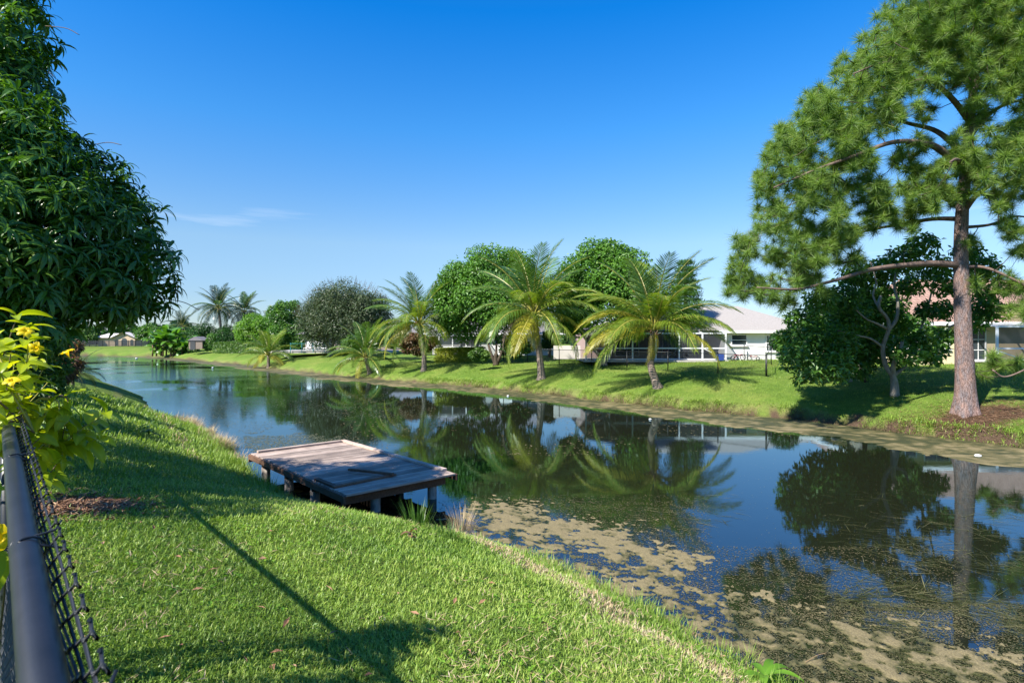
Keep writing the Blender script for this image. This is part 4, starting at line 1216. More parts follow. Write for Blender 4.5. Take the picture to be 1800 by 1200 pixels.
for i, tx in enumerate(tufts):
    rz = rp.uniform(0, 6.28); tilt = rp.uniform(-.7, .7); tilt2 = rp.uniform(-.7, .7); sc = rp.uniform(.8, 1.2)
    m3 = Euler((tilt, tilt2, rz)).to_matrix(); j = i % 5
    if i in first:
        link('needle_tuft', TMm[j], pine, Vector(tx[:3]) - pb, m3.to_euler(), sc)
    else:
        V, Fc, v = TM[j]; n = int(len(V) * .85) // 3 * 3
        Vs.append(V[:n] @ np.array(m3).T * sc + tx[:3] - np.array(pb)); Fs.append(Fc[:n // 3] + base); base += n
        vs_.append(np.clip(v[:n] + rp.normal(0, .1), 0, 1))
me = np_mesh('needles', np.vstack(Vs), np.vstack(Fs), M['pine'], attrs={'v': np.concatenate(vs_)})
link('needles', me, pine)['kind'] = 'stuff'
# bare dead twigs at the edge of the crown
for i, (px, py) in enumerate([(1325, 375), (1310, 400), (1345, 350), (1480, 300), (1500, 310), (1390, 455), (1560, 240)]):
    mb = MB(); rt2 = random.Random(50 + i); a0 = atY(px + 25, py + 25, PY - .6)
    for kk in range(9):
        d = Vector((rt2.uniform(-1, .3), rt2.uniform(-.5, .5), rt2.uniform(-.2, 1))).normalized()
        m_ = a0 + d * rt2.uniform(.2, .42); e_ = m_ + (d + Vector((rt2.uniform(-.6, .6), 0, rt2.uniform(-.6, .6)))).normalized() * .3
        mb.tube([a0, m_, e_], [.009, .006, .003], 3)
    o = mb.build('twigs', M['bark_grey'], pine); o['label'] = 'bare grey dead twigs'; o['kind'] = 'stuff'
# fallen needles round the foot
n = 9000; r = np.random.default_rng(8)
x = PINE_C.x + r.normal(0, 1.9, n) - .2; y = PINE_C.y - .5 + r.normal(0, .9, n)
z, ins, *_ = terrain(x, y); ok = ~ins; x, y, z = x[ok], y[ok], z[ok]; n = len(x)
P = np.c_[x, y, z + .012]; az = r.uniform(0, 6.28, n); D = np.c_[np.cos(az), np.sin(az), r.normal(0, .12, n)]
V, Fc = leaf_arrays(P, D, np.tile([0, 0, 1.], (n, 1)), r.uniform(.12, .28, n), r.uniform(.014, .022, n), .1)
M['needle_litter'] = leaf_mat('fallen_needles', (.16, .08, .045), (.30, .17, .10), (.42, .28, .18), rough=.8, trans=.05, tint=(1, 1, 1), spec=.1)
tag(link('pine_straw', np_mesh('pine_straw', V, Fc, M['needle_litter'], attrs={'v': np.repeat(r.random(n), 4)})), 'reddish brown fallen needles around the foot of the pine', 'pine straw', None, 'stuff')

# ---------------------------------------------------------------- broadleaf tree with a pale forked trunk, left of the pine
b = on_ground(1573, 696); Y = b.y
def LB(l): return [atY(x, y, Y + d * 1.4) for x, y, d in l]
lob = px_lobes([(1400,600,30),(1440,650,26),(1405,560,24),(1425,590,34),(1400,620,24),(1440,625,36),(1470,600,36),(1425,650,26),(1470,645,30),(1500,615,34,1.9),(1455,560,32),(1490,560,34),(1520,590,34,1.9),(1440,530,26),(1480,525,30),(1520,545,32,1.9),(1510,645,26),(1540,620,26,1.9),(1535,510,28,1.9),(1560,545,26,1.9),(1500,485,26),(1550,475,28),(1590,455,30),(1600,500,24,1.9),(1620,430,26),(1645,470,26),(1660,500,22),(1620,600,24),(1600,625,22),(1640,615,22),(1655,590,20),(1585,570,20,1.9),(1630,545,18),(1660,545,20),(1720,545,26),(1735,510,26),(1725,470,28),(1750,545,18),(1700,440,22),(1720,570,14),(1575,640,12,1.9),(1380,590,14),(1385,640,12),(1405,668,9),(1640,630,14)], Y, 2.0, 5)
root = tree('broadleaf_tree', b, lob, 21000, .24, .12, 'gloss', 'leafy dark green tree with a pale forked trunk left of the pine', 81,
     LB([(1573,697,0),(1572,672,0),(1568,655,0)]), .21, 'bark_grey',
     [(LB([(1570,662,0),(1571,640,-.1),(1582,618,-.2),(1586,600,-.2)]), 0.119, 0.070),
      (LB([(1568,658,0),(1556,640,.1),(1552,610,.1),(1562,580,0),(1560,560,0),(1545,540,0),(1548,520,.1)]), 0.126, 0.063),
      (LB([(1562,580,0),(1576,560,0),(1578,530,.1),(1572,500,.2),(1580,460,.3)]), 0.084, 0.042),
      (LB([(1560,578,0),(1540,568,-.1),(1522,560,-.2),(1500,540,-.3)]), 0.063, 0.028),
      (LB([(1552,610,.1),(1530,595,0),(1508,590,-.3),(1470,580,-.4)]), 0.063, 0.028),
      (LB([(1548,545,0),(1535,520,.2),(1540,495,.2),(1530,460,.3)]), 0.056, 0.028),
      (LB([(1570,660,0),(1590,645,.3),(1600,625,.4),(1640,590,.6),(1700,560,.8)]), 0.084, 0.042),
      (LB([(1600,625,.4),(1625,560,.6),(1640,500,.8),(1650,430,.9)]), 0.063, 0.028)], shell=.6, squash=.8)
b = on_ground(1521, 672); Y2 = b.y
lob = px_lobes([(1480,600,26),(1510,590,26),(1540,600,24),(1500,560,26),(1530,560,24)], Y2, .8, 6)
tree('broadleaf_tree', b, lob, 5000, .22, .11, 'gloss', 'smaller tree with a thin dark trunk half hidden behind the pale forked tree', 82, [b, atY(1519, 640, Y2), atY(1515, 600, Y2)], .13, 'bark_dark', shell=.6)
b = on_ground(1505, 657); Y3 = b.y
lob = px_lobes([(1480,600,30),(1520,585,34),(1560,600,30),(1450,570,30),(1500,545,34),(1600,575,28),(1560,540,30)], Y3, 1.2, 7)
tree('broadleaf_tree', b, lob, 7000, .28, .14, 'gloss', 'rear tree with a thick pale grey trunk deep in shade', 83, [b - Vector((0, 0, .05)), atY(1504, 640, Y3), atY(1502, 610, Y3)], .58, 'bark_grey', shell=.7)
for px, py, s in ((1467, 668, .22), (1492, 671, .17)):
    p = on_ground(px, py); mb = MB()
    mb.lathe(p + Vector((0, 0, -.03)), [(s * .8, 0), (s, s * .4), (s * .85, s * .9), (s * .4, s * 1.15)], 9)
    tag(mb.build('stone', M['stone']), 'dark rounded stone on the shaded grass, %s of a pair under the leafy tree' % ('left' if px < 1480 else 'right'), 'stone')

# ---------------------------------------------------------------- mango tree overhanging from the left
MC = Vector((-9.8, 7.4, 0)); MC.z = ground_z(MC.x, MC.y)
mango = empty('mango_tree', MC, 'large dark mango tree with drooping glossy leaves filling the upper left', 'mango tree')
mb = MB(); limb(mb, [MC - Vector((0, 0, .1)), MC + Vector((.1, 0, 1.2)), MC + Vector((.4, .1, 2.4)), MC + Vector((.5, .2, 5))], .26, .12, 12)
mb.build('trunk', M['bark_dark'], mango)
# outline of the crown, (px, py, depth): leaf clusters sit on this rounded surface and inside it
edge = [(82,-60),(75,0),(92,60),(85,130),(108,185),(105,215),(160,245),(190,275),(228,300),(250,340),(290,400),(308,450),(300,490),(302,530),(285,560),(240,565),(180,570),(120,575)]
def leafcluster(seed, nl=13):
    r = np.random.default_rng(seed); V = []; T = []; vv = []
    for i in range(nl):
        az = i * 2.4 + r.normal() * .2; el = r.uniform(-.35, .9) if i < nl - 3 else r.uniform(.6, 1.2)
        L = r.uniform(.17, .27); W = L * r.uniform(.17, .22)
        d = Vector((math.cos(az) * math.cos(el), math.sin(az) * math.cos(el), math.sin(el)))
        p = Vector((0, 0, r.uniform(-.07, .02))) + d * .012
        side = d.cross(Vector((0, 0, 1))).normalized()
        q = float(np.clip(r.normal(.4, .2), 0, 1)); b = len(V)
        pts = [p]; dd = d.copy()
        for s in range(4):
            dd = (dd + Vector((0, 0, -.36))).normalized(); pts.append(pts[-1] + dd * L / 4)
        up = side.cross(dd)
        for s, wf in ((1, .9), (2, 1), (3, .65)):
            V += [pts[s] - side * W * .5 * wf + Vector((0, 0, W * .14)), pts[s], pts[s] + side * W * .5 * wf + Vector((0, 0, W * .14))]
        V += [pts[0], pts[4]]
        o, tpp = b + 9, b + 10
        T += [(o, b + 1, b), (o, b + 2, b + 1), (tpp, b + 6, b + 7), (tpp, b + 7, b + 8)]
        for s in (0, 3):
            T += [(b + s, b + s + 1, b + s + 4), (b + s, b + s + 4, b + s + 3), (b + s + 1, b + s + 2, b + s + 5), (b + s + 1, b + s + 5, b + s + 4)]
        vv += [q] * 11
    return np.array([list(v) for v in V]), np.array(T), np.array(vv)
LC = [leafcluster(i) for i in range(5)]
LCm = [np_mesh('leaf_cluster', V, Fc, M['mango'], attrs={'v': v}) for V, Fc, v in LC]
r = np.random.default_rng(19)
# lobes of the crown in 3D
ml = []
def lobe(px, py, Y, rad):
    Y *= 1.10; rad *= 1.10
    p = atY(px, py, Y); ml.append((p.x, p.y, p.z, rad))
for px, py, Y, rad in [(20,60,8.2,.62),(-60,0,8.5,1.0),(10,150,8.0,.75),(45,220,7.6,.55),(-80,120,7.6,1.0),(20,300,7.2,.85),(110,290,7.8,.62),(170,330,8.0,.55),(-60,260,6.6,1.0),
        (60,400,6.8,.9),(150,400,7.4,.75),(225,390,8.2,.52),(258,445,8.3,.42),(40,500,6.6,.85),(140,490,7.2,.75),(220,500,7.8,.6),(262,510,8.1,.36),(200,535,7.6,.3),(100,540,7.0,.35),(20,545,6.4,.4),
        (-80,400,6.2,1.1),(-90,520,6.0,.8),(-200,300,6.5,1.5),(-250,480,6.0,1.3),(-170,120,7.2,1.2),(-50,-120,8.6,1.1),(10,-60,8.5,.6)]:
    lobe(px, py, Y, rad)
# rear and outer parts of the crown, behind what is seen
for x, y, z, q in [(-8.8,8.6,5.6,1.3),(-9.8,9.4,5.0,1.3),(-10.6,10.0,4.9,1.2),(-9.6,7.6,7.6,1.4),(-7.8,6.0,5.6,1.1),(-7.0,4.9,5.2,.9),(-6.3,4.1,5.3,.75),(-9.4,6.2,5.0,1.3),(-11.6,7.4,6.0,1.6),(-10.6,9.0,6.4,1.3),(-7.6,7.6,6.4,.9)]:
    ml.append((x, y, z, q))
mlA = np.array(ml)
NC = 5000; wts = mlA[:, 3] ** 2; wts /= wts.sum()
k = r.choice(len(ml), NC, p=wts); d = unit(r.normal(size=(NC, 3)))
P = mlA[k, :3] + d * (mlA[k, 3] * (1 - .45 * r.random(NC) ** 1.5))[:, None] * np.array([1, 1, .9])
view = P.copy(); dist = np.linalg.norm(P - np.array([0, 0, CZ]), axis=1)
inview = (P[:, 0] / P[:, 1] > -.93)
facing = (d * (np.array([0, 0, CZ]) - P)).sum(1) / dist
score = dist - facing * 1.2 + (~inview) * 100
first = set(np.argsort(score)[:300].tolist())
Vs, Fs, vs_, base = [], [], [], 0
for i in range(NC):
    dd = Vector(d[i]); q = Vector((dd.x, dd.y, max(dd.z, -.3) + .25)).normalized()
    m3 = (Vector((0, 0, 1)).rotation_difference(q.lerp(Vector((0, 0, 1)), .45).normalized()).to_matrix() @ Matrix.Rotation(r.uniform(0, 6.28), 3, 'Z'))
    sc = r.uniform(.85, 1.25); j = i % 5
    if i in first: link('leaf_cluster', LCm[j], mango, Vector(P[i]) - MC, m3.to_euler(), sc)
    else:
        V, Fc, v = LC[j]
        nl = 13 if inview[i] else 8; nvv = nl * 11; Fk = Fc[:nl * 12]
        Vs.append(V[:nvv] @ np.array(m3).T * sc + P[i] - np.array(MC)); Fs.append(Fk + base); base += nvv
        vs_.append(np.clip(v[:nvv] + r.normal(0, .12), 0, 1))
link('crown', np_mesh('crown', np.vstack(Vs), np.vstack(Fs), M['mango'], attrs={'v': np.concatenate(vs_)}), mango)['kind'] = 'stuff'
# boughs inside the crown
for tgt in ml[::3]:
    t = Vector(tgt[:3]); s = MC + Vector((.35, .1, min(2.2, t.z - MC.z - .4)))
    mb = MB(); limb(mb, [s, s.lerp(t, .5) + Vector((0, 0, .25)), t], .075, .02, 6); mb.build('limb', M['bark_dark'], mango)
# bare flower stalks sticking out of the outline
st = [((100,50),(140,62)),((75,120),(100,140)),((105,180),(135,215)),((92,200),(112,230)),((170,262),(214,255)),((300,528),(350,545))]
for (x0, y0), (x1, y1) in st:
    a_, b_ = atY(x0 - 20, y0 - 4, 8.9), atY(x1, y1, 8.9); mb = MB()
    mb.tube(spline([a_, a_.lerp(b_, .6) + Vector((0, 0, .05)), b_], 5), [.006] * 10 + [.003], 4)
    mb.build('flower_stalk', M['twig'], mango)

# other trees on the near bank, mostly outside the picture; they shade the grass
def near_tree(x, y, lobes, n, L, W, mat, label, seed, name='garden_tree', r0=.12, **kw):
    z = ground_z(x, y); b = Vector((x, y, z))
    lob = [(x + a, y + b_, z + c, q) for a, b_, c, q in lobes]
    top = max(l[2] for l in lob)
    return tree(name, b, lob, n, L, W, mat, label, seed, [b, b + Vector((.05, 0, (top - z) * .5)), b + Vector((0, 0, (top - z) * .8))], r0, **kw)
near_tree(-18.0, 17.5, [(0,0,2.6,1.1),(.9,.5,2.5,.8),(-.8,.5,3,1),(0,-.8,3.2,.9),(1.2,-.3,2.2,.6)], 5000, .16, .07, 'dark', 'small dark tree at the left edge behind the mango', 91)
near_tree(-22, 22, [(0,0,3,1.3),(1,.5,2.6,1),(-1,.5,3.4,1.2),(.4,-.8,2.4,.9),(1.8,.2,2.2,.6)], 6000, .16, .07, 'mid', 'loose green tree at the left edge farther along the near bank', 92)
near_tree(-30, 30, [(0,0,3,1.5),(1.4,.5,2.6,1.2),(-1,.5,3.8,1.4),(0,-.8,2.2,1.1),(2.4,.2,2.0,.9),(2.6,1.2,3.0,1.0)], 8000, .2, .09, 'dark', 'dense green tree at the bend of the near bank', 93)
near_tree(-2.9, 1.1, [(0,0,1.9,.45),(.35,.35,1.75,.33),(-.4,-.2,1.8,.4),(.1,-.5,2.0,.4),(.55,0,2.0,.25)], 2600, .10, .05, 'mid', 'young garden tree beside the fence just outside the picture', 94, r0=.05)

def shrub_at(px, py, Y, lobpx, n, L, W, mat, label, seed, depth=.6):
    return simple_tree(px, py, Y, lobpx, n, L, W, mat, label, seed, depth, 'shrub', False, cat='shrub')
shrub_at(30, 700, 13.0, [(-20,600,50),(20,620,40),(0,660,45),(45,650,36),(60,690,25),(20,700,35),(-30,690,45)], 7000, .14, .06, 'dark', 'dark glossy hedge shrub under the mango at the left edge', 101)
shrub_at(85, 690, 17.0, [(75,610,24),(95,640,24),(70,660,26),(100,600,18),(90,680,20),(60,620,24)], 5500, .16, .06, 'mid', 'bushy green shrub beyond the dark hedge shrub', 102)
shrub_at(110, 670, 21.0, [(110,625,16),(125,640,15),(112,655,18),(128,610,12),(100,660,14)], 3500, .2, .06, 'red', 'brownish croton shrub by the near bank waterline', 103)
shrub_at(60, 640, 30, [(60,585,40),(100,595,26),(20,600,40),(85,570,24),(125,592,14)], 6500, .26, .12, 'dark', 'deep green trees filling the gap under the mango crown', 104, 1.5)
b = atY(128, 672, 27); b.z = ground_z(b.x, b.y)
palm(b, b + Vector((0, 0, .7)), (1.0, 1.6), 14, 'small drooping palm on the near bank at the water edge', 25, .08, .06, bend=0, tone='dark', husk=False, emin=-20)
# ---------------------------------------------------------------- houses
def hip_roof(mb, x0, x1, y0, y1, ze, zr, rx0, rx1, ry, th=.0):
    A = [Vector((x0, y0, ze)), Vector((x1, y0, ze)), Vector((x1, y1, ze)), Vector((x0, y1, ze))]
    R = [Vector((rx0, ry, zr)), Vector((rx1, ry, zr))]
    mb.add(A + R, [(0, 1, 5, 4), (1, 2, 5), (2, 3, 4, 5), (3, 0, 4), (3, 2, 1, 0)])
def window(parent, x, y, z, w, h, muntins=(0, 1), fm='whitetrim', sill=True, d=.08):
    """window in a wall that faces -Y at depth y: frame with pane and bars as sub-parts"""
    f = MB(); t = .07
    f.box((x, y - .03, z + h - t / 2), (w, d, t)); f.box((x, y - .03, z + t / 2), (w, d, t))
    f.box((x - w / 2 + t / 2, y - .03, z + h / 2), (t, d, h - 2 * t)); f.box((x + w / 2 - t / 2, y - .03, z + h / 2), (t, d, h - 2 * t))
    if sill: f.box((x, y - .07, z - .04), (w + .16, .16, .07))
    fo = f.build('window', M[fm], parent)
    MB().box((x, y + .0, z + h / 2), (w - 2 * t + .02, .03, h - 2 * t + .02)).build('pane', M['glass'], fo)
    nv, nh = muntins
    b = MB()
    for i in range(nv): b.box((x - w / 2 + w * (i + 1) / (nv + 1), y - .025, z + h / 2), (.03, .03, h - 2 * t))
    for i in range(nh): b.box((x, y - .032, z + h * (i + 1) / (nh + 1)), (w - 2 * t, .04, .045))
    if b.v: b.build('glazing_bar', M[fm], fo)
    return fo
def cage(name, x0, x1, yf, yb, zg, z1, z2, nb, label, mat='aluminium', parent=None, cat='screen enclosure', kick=True):
    root = empty(name, (x0, yf, zg), label, cat) if parent is None else parent
    n = nb
    for i in range(n + 1):
        x = x0 + (x1 - x0) * i / n
        mb = MB(); mb.box((x, yf, (zg + z1) / 2), (.11, .11, z1 - zg)); mb.build('post', M[mat], root)
        mb = MB(); mb.bar((x, yf, z1 + .02), (x, yb, z2), .08, .08); mb.build('roof_beam', M[mat], root)
    for z in (z1, zg + (z1 - zg) * .45, zg + .1):
        mb = MB(); mb.box(((x0 + x1) / 2, yf, z), (x1 - x0 - .02, .07, .09)); mb.build('rail', M[mat], root)
    for f in (.5,):
        mb = MB(); mb.box(((x0 + x1) / 2, yf + (yb - yf) * f, z1 + (z2 - z1) * f + .03), (x1 - x0, .07, .07)); mb.build('rail', M[mat], root)
    for i in (0, n - 1):
        xa = x0 + (x1 - x0) * i / n; xb = x0 + (x1 - x0) * (i + 1) / n
        mb = MB(); mb.bar((xa + .05, yf - .02, zg + .95), (xb - .05, yf - .02, zg + .12), .05, .05); mb.build('brace', M[mat], root)
    for i in range(n):
        xa = x0 + (x1 - x0) * i / n + .06; xb = x0 + (x1 - x0) * (i + 1) / n - .06
        MB().add([(xa, yf + .01, zg + .15), (xb, yf + .01, zg + .15), (xb, yf + .01, z1 - .05), (xa, yf + .01, z1 - .05)], [(0, 1, 2, 3)]).build('screen_panel', M['screen'], root)
        MB().add([(xa, yf, z1 + .05), (xb, yf, z1 + .05), (xb, yb, z2 + .03), (xa, yb, z2 + .03)], [(0, 1, 2, 3)]).build('screen_panel', M['screen'], root)
    return root

_before_houses = set(bpy.data.objects)
# white house on the right of centre
HA = empty('house', (20, 46, .88), 'white single-storey house with pale shingled hip roof behind the black fence', 'house')
zg = .84
MB().box((20.6, 51, (zg + 3.12) / 2), (7.4, 10, 3.12 - zg)).build('wall', M['white'], HA)
MB().box((11.4, 54.5, (zg + 3.12) / 2), (10.96, 6, 3.12 - zg)).build('rear_wall', M['pinkwall'], HA)
mb = MB(); hip_roof(mb, 6.0, 25.0, 45.45, 58, 3.24, 5.55, 12.6, 20.4, 51.5)
mb.build('roof', M['slate'], HA)
mb = MB(); mb.box((20.8, 45.44, 3.14), (8.5, .05, .2)); mb.box((25.0, 51.5, 3.14), (.05, 12.3, .2)); mb.box((20.8, 45.73, 3.06), (8.4, .5, .03))
mb.build('fascia', M['whitetrim'], HA)
window(HA, 18.35, 46, 2.02, 1.3, .92, (0, 1))
window(HA, 21.3, 46, 1.55, 1.6, 1.35, (5, 1))
window(HA, 14.2, 51.5, 1.1, 1.2, 1.9, (1, 0), sill=False); window(HA, 10.4, 51.5, 1.0, 2.2, 2.0, (1, 0), sill=False)
d = MB(); d.box((15.9, 51.46, 1.9), (.95, .08, 2.0)).build('door', M['whitetrim'], HA)
cage('screen_enclosure', 5.8, 16.75, 44.6, 50.4, .88, 3.0, 3.95, 6, 'white framed screen enclosure attached to the left of the white house')
MB().box((11.2, 47.6, .84), (11.2, 7.2, .12)).build('patio_slab', M['concrete'], HA)
# things on the patio and against the wall
def patio_chair(x, y, z, rz, label, mat):
    c = empty('patio_chair', (x, y, z), label, 'chair'); m3 = Matrix.Rotation(rz, 3, 'Z'); o = Vector((x, y, z))
    def W(a, b, c_): return o + m3 @ Vector((a, b, c_))
    MB().box(W(0, 0, .42), (.5, .5, .07), rz).build('seat', M[mat], c)
    mb = MB(); mb.bar(W(0, .24, .45), W(0, .34, .95), .5, .06); mb.build('backrest', M[mat], c)
    for a in (-.22, .22):
        for b_ in (-.22, .22):
            MB().tube([W(a, b_, 0), W(a, b_, .4)], .02, 6).build('leg', M['whitetrim'], c)
        MB().tube([W(a, -.22, .4), W(a, -.22, .62), W(a, .26, .62)], .018, 6).build('armrest', M['whitetrim'], c)
patio_chair(11.4, 46.2, .9, .6, 'orange cushioned patio chair inside the enclosure near the curved palm', 'rust')
patio_chair(12.6, 46.9, .9, -.5, 'second orange cushioned chair deeper inside the enclosure', 'rust')
patio_chair(7.6, 46.3, .9, .2, 'white patio chair at the left end of the enclosure', 'whitetrim')
tb = empty('patio_table', (13.9, 46.6, .9), 'round white patio table inside the enclosure', 'table')
MB().lathe((13.9, 46.6, .9), [(.03, .0), (.03, .7)], 8).build('leg', M['whitetrim'], tb)
MB().lathe((13.9, 46.6, .9), [(.52, .70), (.55, .73), (.55, .76)], 16).build('table_top', M['whitetrim'], tb)
MB().lathe((13.9, 46.6, .9), [(.26, .0), (.2, .03)], 12).build('base', M['whitetrim'], tb)
bx = MB().box((16.1, 44.1, 1.13), (.5, .45, .55), bev=.05).build('storage_bin', M['bluepaint']); tag(bx, 'blue plastic bin at the corner post of the screen enclosure', 'bin')
def tricycle(x, y, z, rz, label, s=1.0, mat='redpaint'):
    t = empty('tricycle', (x, y, z), label, 'tricycle'); m3 = Matrix.Rotation(rz, 3, 'Z'); o = Vector((x, y, z))
    def W(a, b, c_): return o + m3 @ (Vector((a, b, c_)) * s)
    for a, b_, rr_ in ((.38, 0, .20), (-.32, .2, .15), (-.32, -.2, .15)):
        pts = [W(a + rr_ * math.cos(k * PI / 8), b_, rr_ + rr_ * math.sin(k * PI / 8)) for k in range(17)]
        wh = MB().tube(pts, .03 * s, 6, False).build('wheel', M['rubber'], t)
        sp = MB()
        for k in range(4): sp.tube([pts[k], pts[k + 8]], .008, 4)
        sp.build('spokes', M['whitetrim'], wh)
    mb = MB(); mb.tube([W(.38, 0, .2), W(.27, 0, .55)], .022 * s, 6); mb.tube([W(.3, 0, .42), W(0, 0, .28), W(-.32, 0, .2)], .028 * s, 6); mb.tube([W(-.32, -.2, .15), W(-.32, .2, .15)], .016 * s, 6)
    mb.build('frame', M[mat], t)
    MB().tube([W(.2, -.22, .66), W(.27, -.1, .58), W(.27, .1, .58), W(.2, .22, .66)], .016 * s, 6).build('handlebar', M['whitetrim'], t)
    MB().box(W(-.15, 0, .38), (.3 * s, .2 * s, .05 * s), rz, bev=.02).build('seat', M[mat], t)
tricycle(17.9, 45.0, .88, .2, 'red tricycle parked on the grass under the small window of the white house', 1.1)
tricycle(19.2, 45.1, .88, 2.7, 'small dark red tricycle to the right of the larger red one', .85)
wb = empty('wheelbarrow', (21.3, 44.9, .88), 'upturned grey wheelbarrow under the larger window of the white house', 'wheelbarrow')
MB().box((21.3, 44.9, 1.16), (1.0, .6, .24), bev=.1).build('tray', M['stone'], wb)
MB().tube([(20.5, 44.7, 1.2), (21.2, 44.7, 1.02), (22.1, 44.85, .98)], .02, 6).build('handle', M['whitetrim'], wb)
MB().tube([(20.5, 45.1, 1.2), (21.2, 45.1, 1.02), (22.1, 44.95, .98)], .02, 6).build('handle', M['whitetrim'], wb)
MB().tube([(22.1 + .15 * math.cos(k * PI / 6), 44.9, 1.03 + .15 * math.sin(k * PI / 6)) for k in range(13)], .03, 6, False).build('wheel', M['rubber'], wb)

# house left of centre, behind the dome trees
HB = empty('house', (-2, 60, .9), 'pale house with dark grey roof half hidden behind the bright dome trees', 'house')
MB().box((-1.6, 65, 2.0), (13.6, 10, 2.3)).build('wall', M['white'], HB)
mb = MB(); hip_roof(mb, -9.2, 6.0, 59.3, 71, 3.25, 5.5, -4, 1, 65); mb.build('roof', M['greyroof'], HB)
MB().box((-1.6, 59.3, 3.14), (15.2, .05, .2)).build('fascia', M['whitetrim'], HB)
window(HB, 3.7, 60, 1.5, 1.3, 1.1, (0, 1)); window(HB, .6, 60, 1.5, 1.3, 1.1, (0, 1)); window(HB, -4.4, 60, 1.1, 2.2, 1.9, (1, 0), sill=False)
cage('screen_enclosure', -8.6, -3.2, 56.5, 59.9, .9, 2.9, 3.3, 4, 'grey screened pool enclosure between the slim palm and the dome tree')
gw = MB().box((4.75, 49.2, 1.42), (2.3, .25, 1.15)).build('garden_wall', M['palewall']); tag(gw, 'short pale garden wall behind the fence left of the dome tree trunk', 'wall')
# house behind the round grey tree with its pool patio
HC = empty('house', (-24, 88, .9), 'low house with grey roof behind the pool patio and round grey tree', 'house')
MB().box((-23, 92, 2.1), (18, 8, 2.5)).build('wall', M['pinkwall'], HC)
mb = MB(); hip_roof(mb, -33, -13, 87, 97, 3.35, 5.2, -28, -18, 92); mb.build('roof', M['greyroof'], HC)
window(HC, -29, 88, 1.2, 2, 1.5, (1, 0)); window(HC, -24, 88, 1.0, 3, 2.0, (2, 0), sill=False); window(HC, -18, 88, 1.3, 2, 1.3, (1, 0))
ps_ = MB().box((-24.5, 79.5, .86), (16, 7, .3)).build('patio', M['concrete']); tag(ps_, 'pale concrete pool patio under the round grey tree', 'patio')
def lounger(px, Y, k):
    p = atY(px, 600, Y); z = 1.01; x = p.x
    c = empty('lounge_chair', (x, Y, z), ['leftmost', 'second', 'third', 'rightmost'][k] + ' of the four white upright lounge chairs on the pool patio', 'lounge chair', 'white lounge chairs on the pool patio')
    MB().box((x, Y - .3, z + .38), (.62, 1.1, .07)).build('seat', M['whitetrim'], c)
    mb = MB(); mb.bar((x + .05, Y + .25, z + .4), (x - .05, Y + .75, z + 1.25), .62, .06); mb.build('backrest', M['whitetrim'], c)
    for a in (-.27, .27):
        for b_ in (-.8, .2): MB().tube([(x + a, Y + b_, z), (x + a, Y + b_, z + .36)], .025, 6).build('leg', M['whitetrim'], c)
for k, px in enumerate((541, 547, 554, 560)): lounger(px, 78 + k * .3, k)
tf = empty('pool_fence', (-27, 76.5, .9), 'low teal metal fence along the front of the pool patio', 'fence')
for i in range(9): MB().box((-29.5 + i * 1.5, 75.8, 1.45), (.07, .07, 1.3)).build('post', M['teal'], tf)
for z in (1.2, 2.0): MB().box((-23.5, 75.8, z), (12.2, .04, .05)).build('rail', M['teal'], tf)
MB().add([(-29.5, 75.82, .95), (-17.5, 75.82, .95), (-17.5, 75.82, 2.0), (-29.5, 75.82, 2.0)], [(0, 1, 2, 3)]).build('mesh_panel', M['fencemesh'], tf)
# lamp-post-like post by the patio
for px, Y, l in ((586, 74.5, 'left'), (0, 0, '')):
    if px: pass
# far house at the end of the canal
HD = empty('house', (-105, 150, .9), 'distant tan house with arched windows and pale roof beyond the end of the canal', 'house')
x0 = (172 - 900) / F * 150; x1 = (236 - 900) / F * 150
MB().box(((x0 + x1) / 2, 152, 2.0), (x1 - x0, 3.6, 2.4)).build('wall', M['tan'], HD)
gx0 = (200 - 900) / F * 150; gx1 = (238 - 900) / F * 150; gm = (gx0 + gx1) / 2
MB().add([(gx0, 149.9, .9), (gx1, 149.9, .9), (gx1, 149.9, 3.1), (gm, 149.9, 4.3), (gx0, 149.9, 3.1)], [(0, 1, 2, 3, 4)]).build('gable', M['tan'], HD)
mb = MB(); mb.add([(gx0 - .5, 149.2, 2.95), (gm, 149.2, 4.5), (gx1 + .5, 149.2, 2.95), (gx0 - .5, 152, 2.95), (gm, 152, 4.5), (gx1 + .5, 152, 2.95)], [(0, 1, 4, 3), (1, 2, 5, 4)])
hip_roof(mb, x0 - 1, gx0 + 1, 149.6, 154, 3.05, 4.2, x0 + 1.5, gx0, 152)
mb.build('roof', M['whiteroof'], HD)
for i, (cx_, w_) in enumerate(((gm, 1.5), (gm - 2.0, .8), (gm + 2.0, .8))):
    pts = [(cx_ - w_ / 2, 149.85, 1.0), (cx_ + w_ / 2, 149.85, 1.0)] + [(cx_ + w_ / 2 * math.cos(a), 149.85, 2.2 + w_ / 2 * math.sin(a)) for a in np.linspace(0, PI, 9)]
    MB().add(pts, [tuple(range(len(pts)))]).build('arched_window', M['glass'], HD)
for i in range(4): window(HD, x0 + 1 + i * 1.1, 150.4, 1.3, .7, 1.2, (0, 1))
ff = empty('garden_fence', (-105, 144, .9), 'long dark fence across the far lawn in front of the tan house', 'fence')
for i in range(26):
    x = -112 + i * 1.6; MB().box((x, 140, 1.6), (.12, .12, 1.5)).build('post', M['blackfar'], ff)
for z in (.35, .75, 1.15, 1.45): MB().box((-92, 140, .9 + z - .1), (41, .05, .08)).build('rail', M['blackfar'], ff)
MB().add([(-112, 140.03, .9), (-72, 140.03, .9), (-72, 140.03, 2.3), (-112, 140.03, 2.3)], [(0, 1, 2, 3)]).build('mesh_panel', M['screen'], ff)
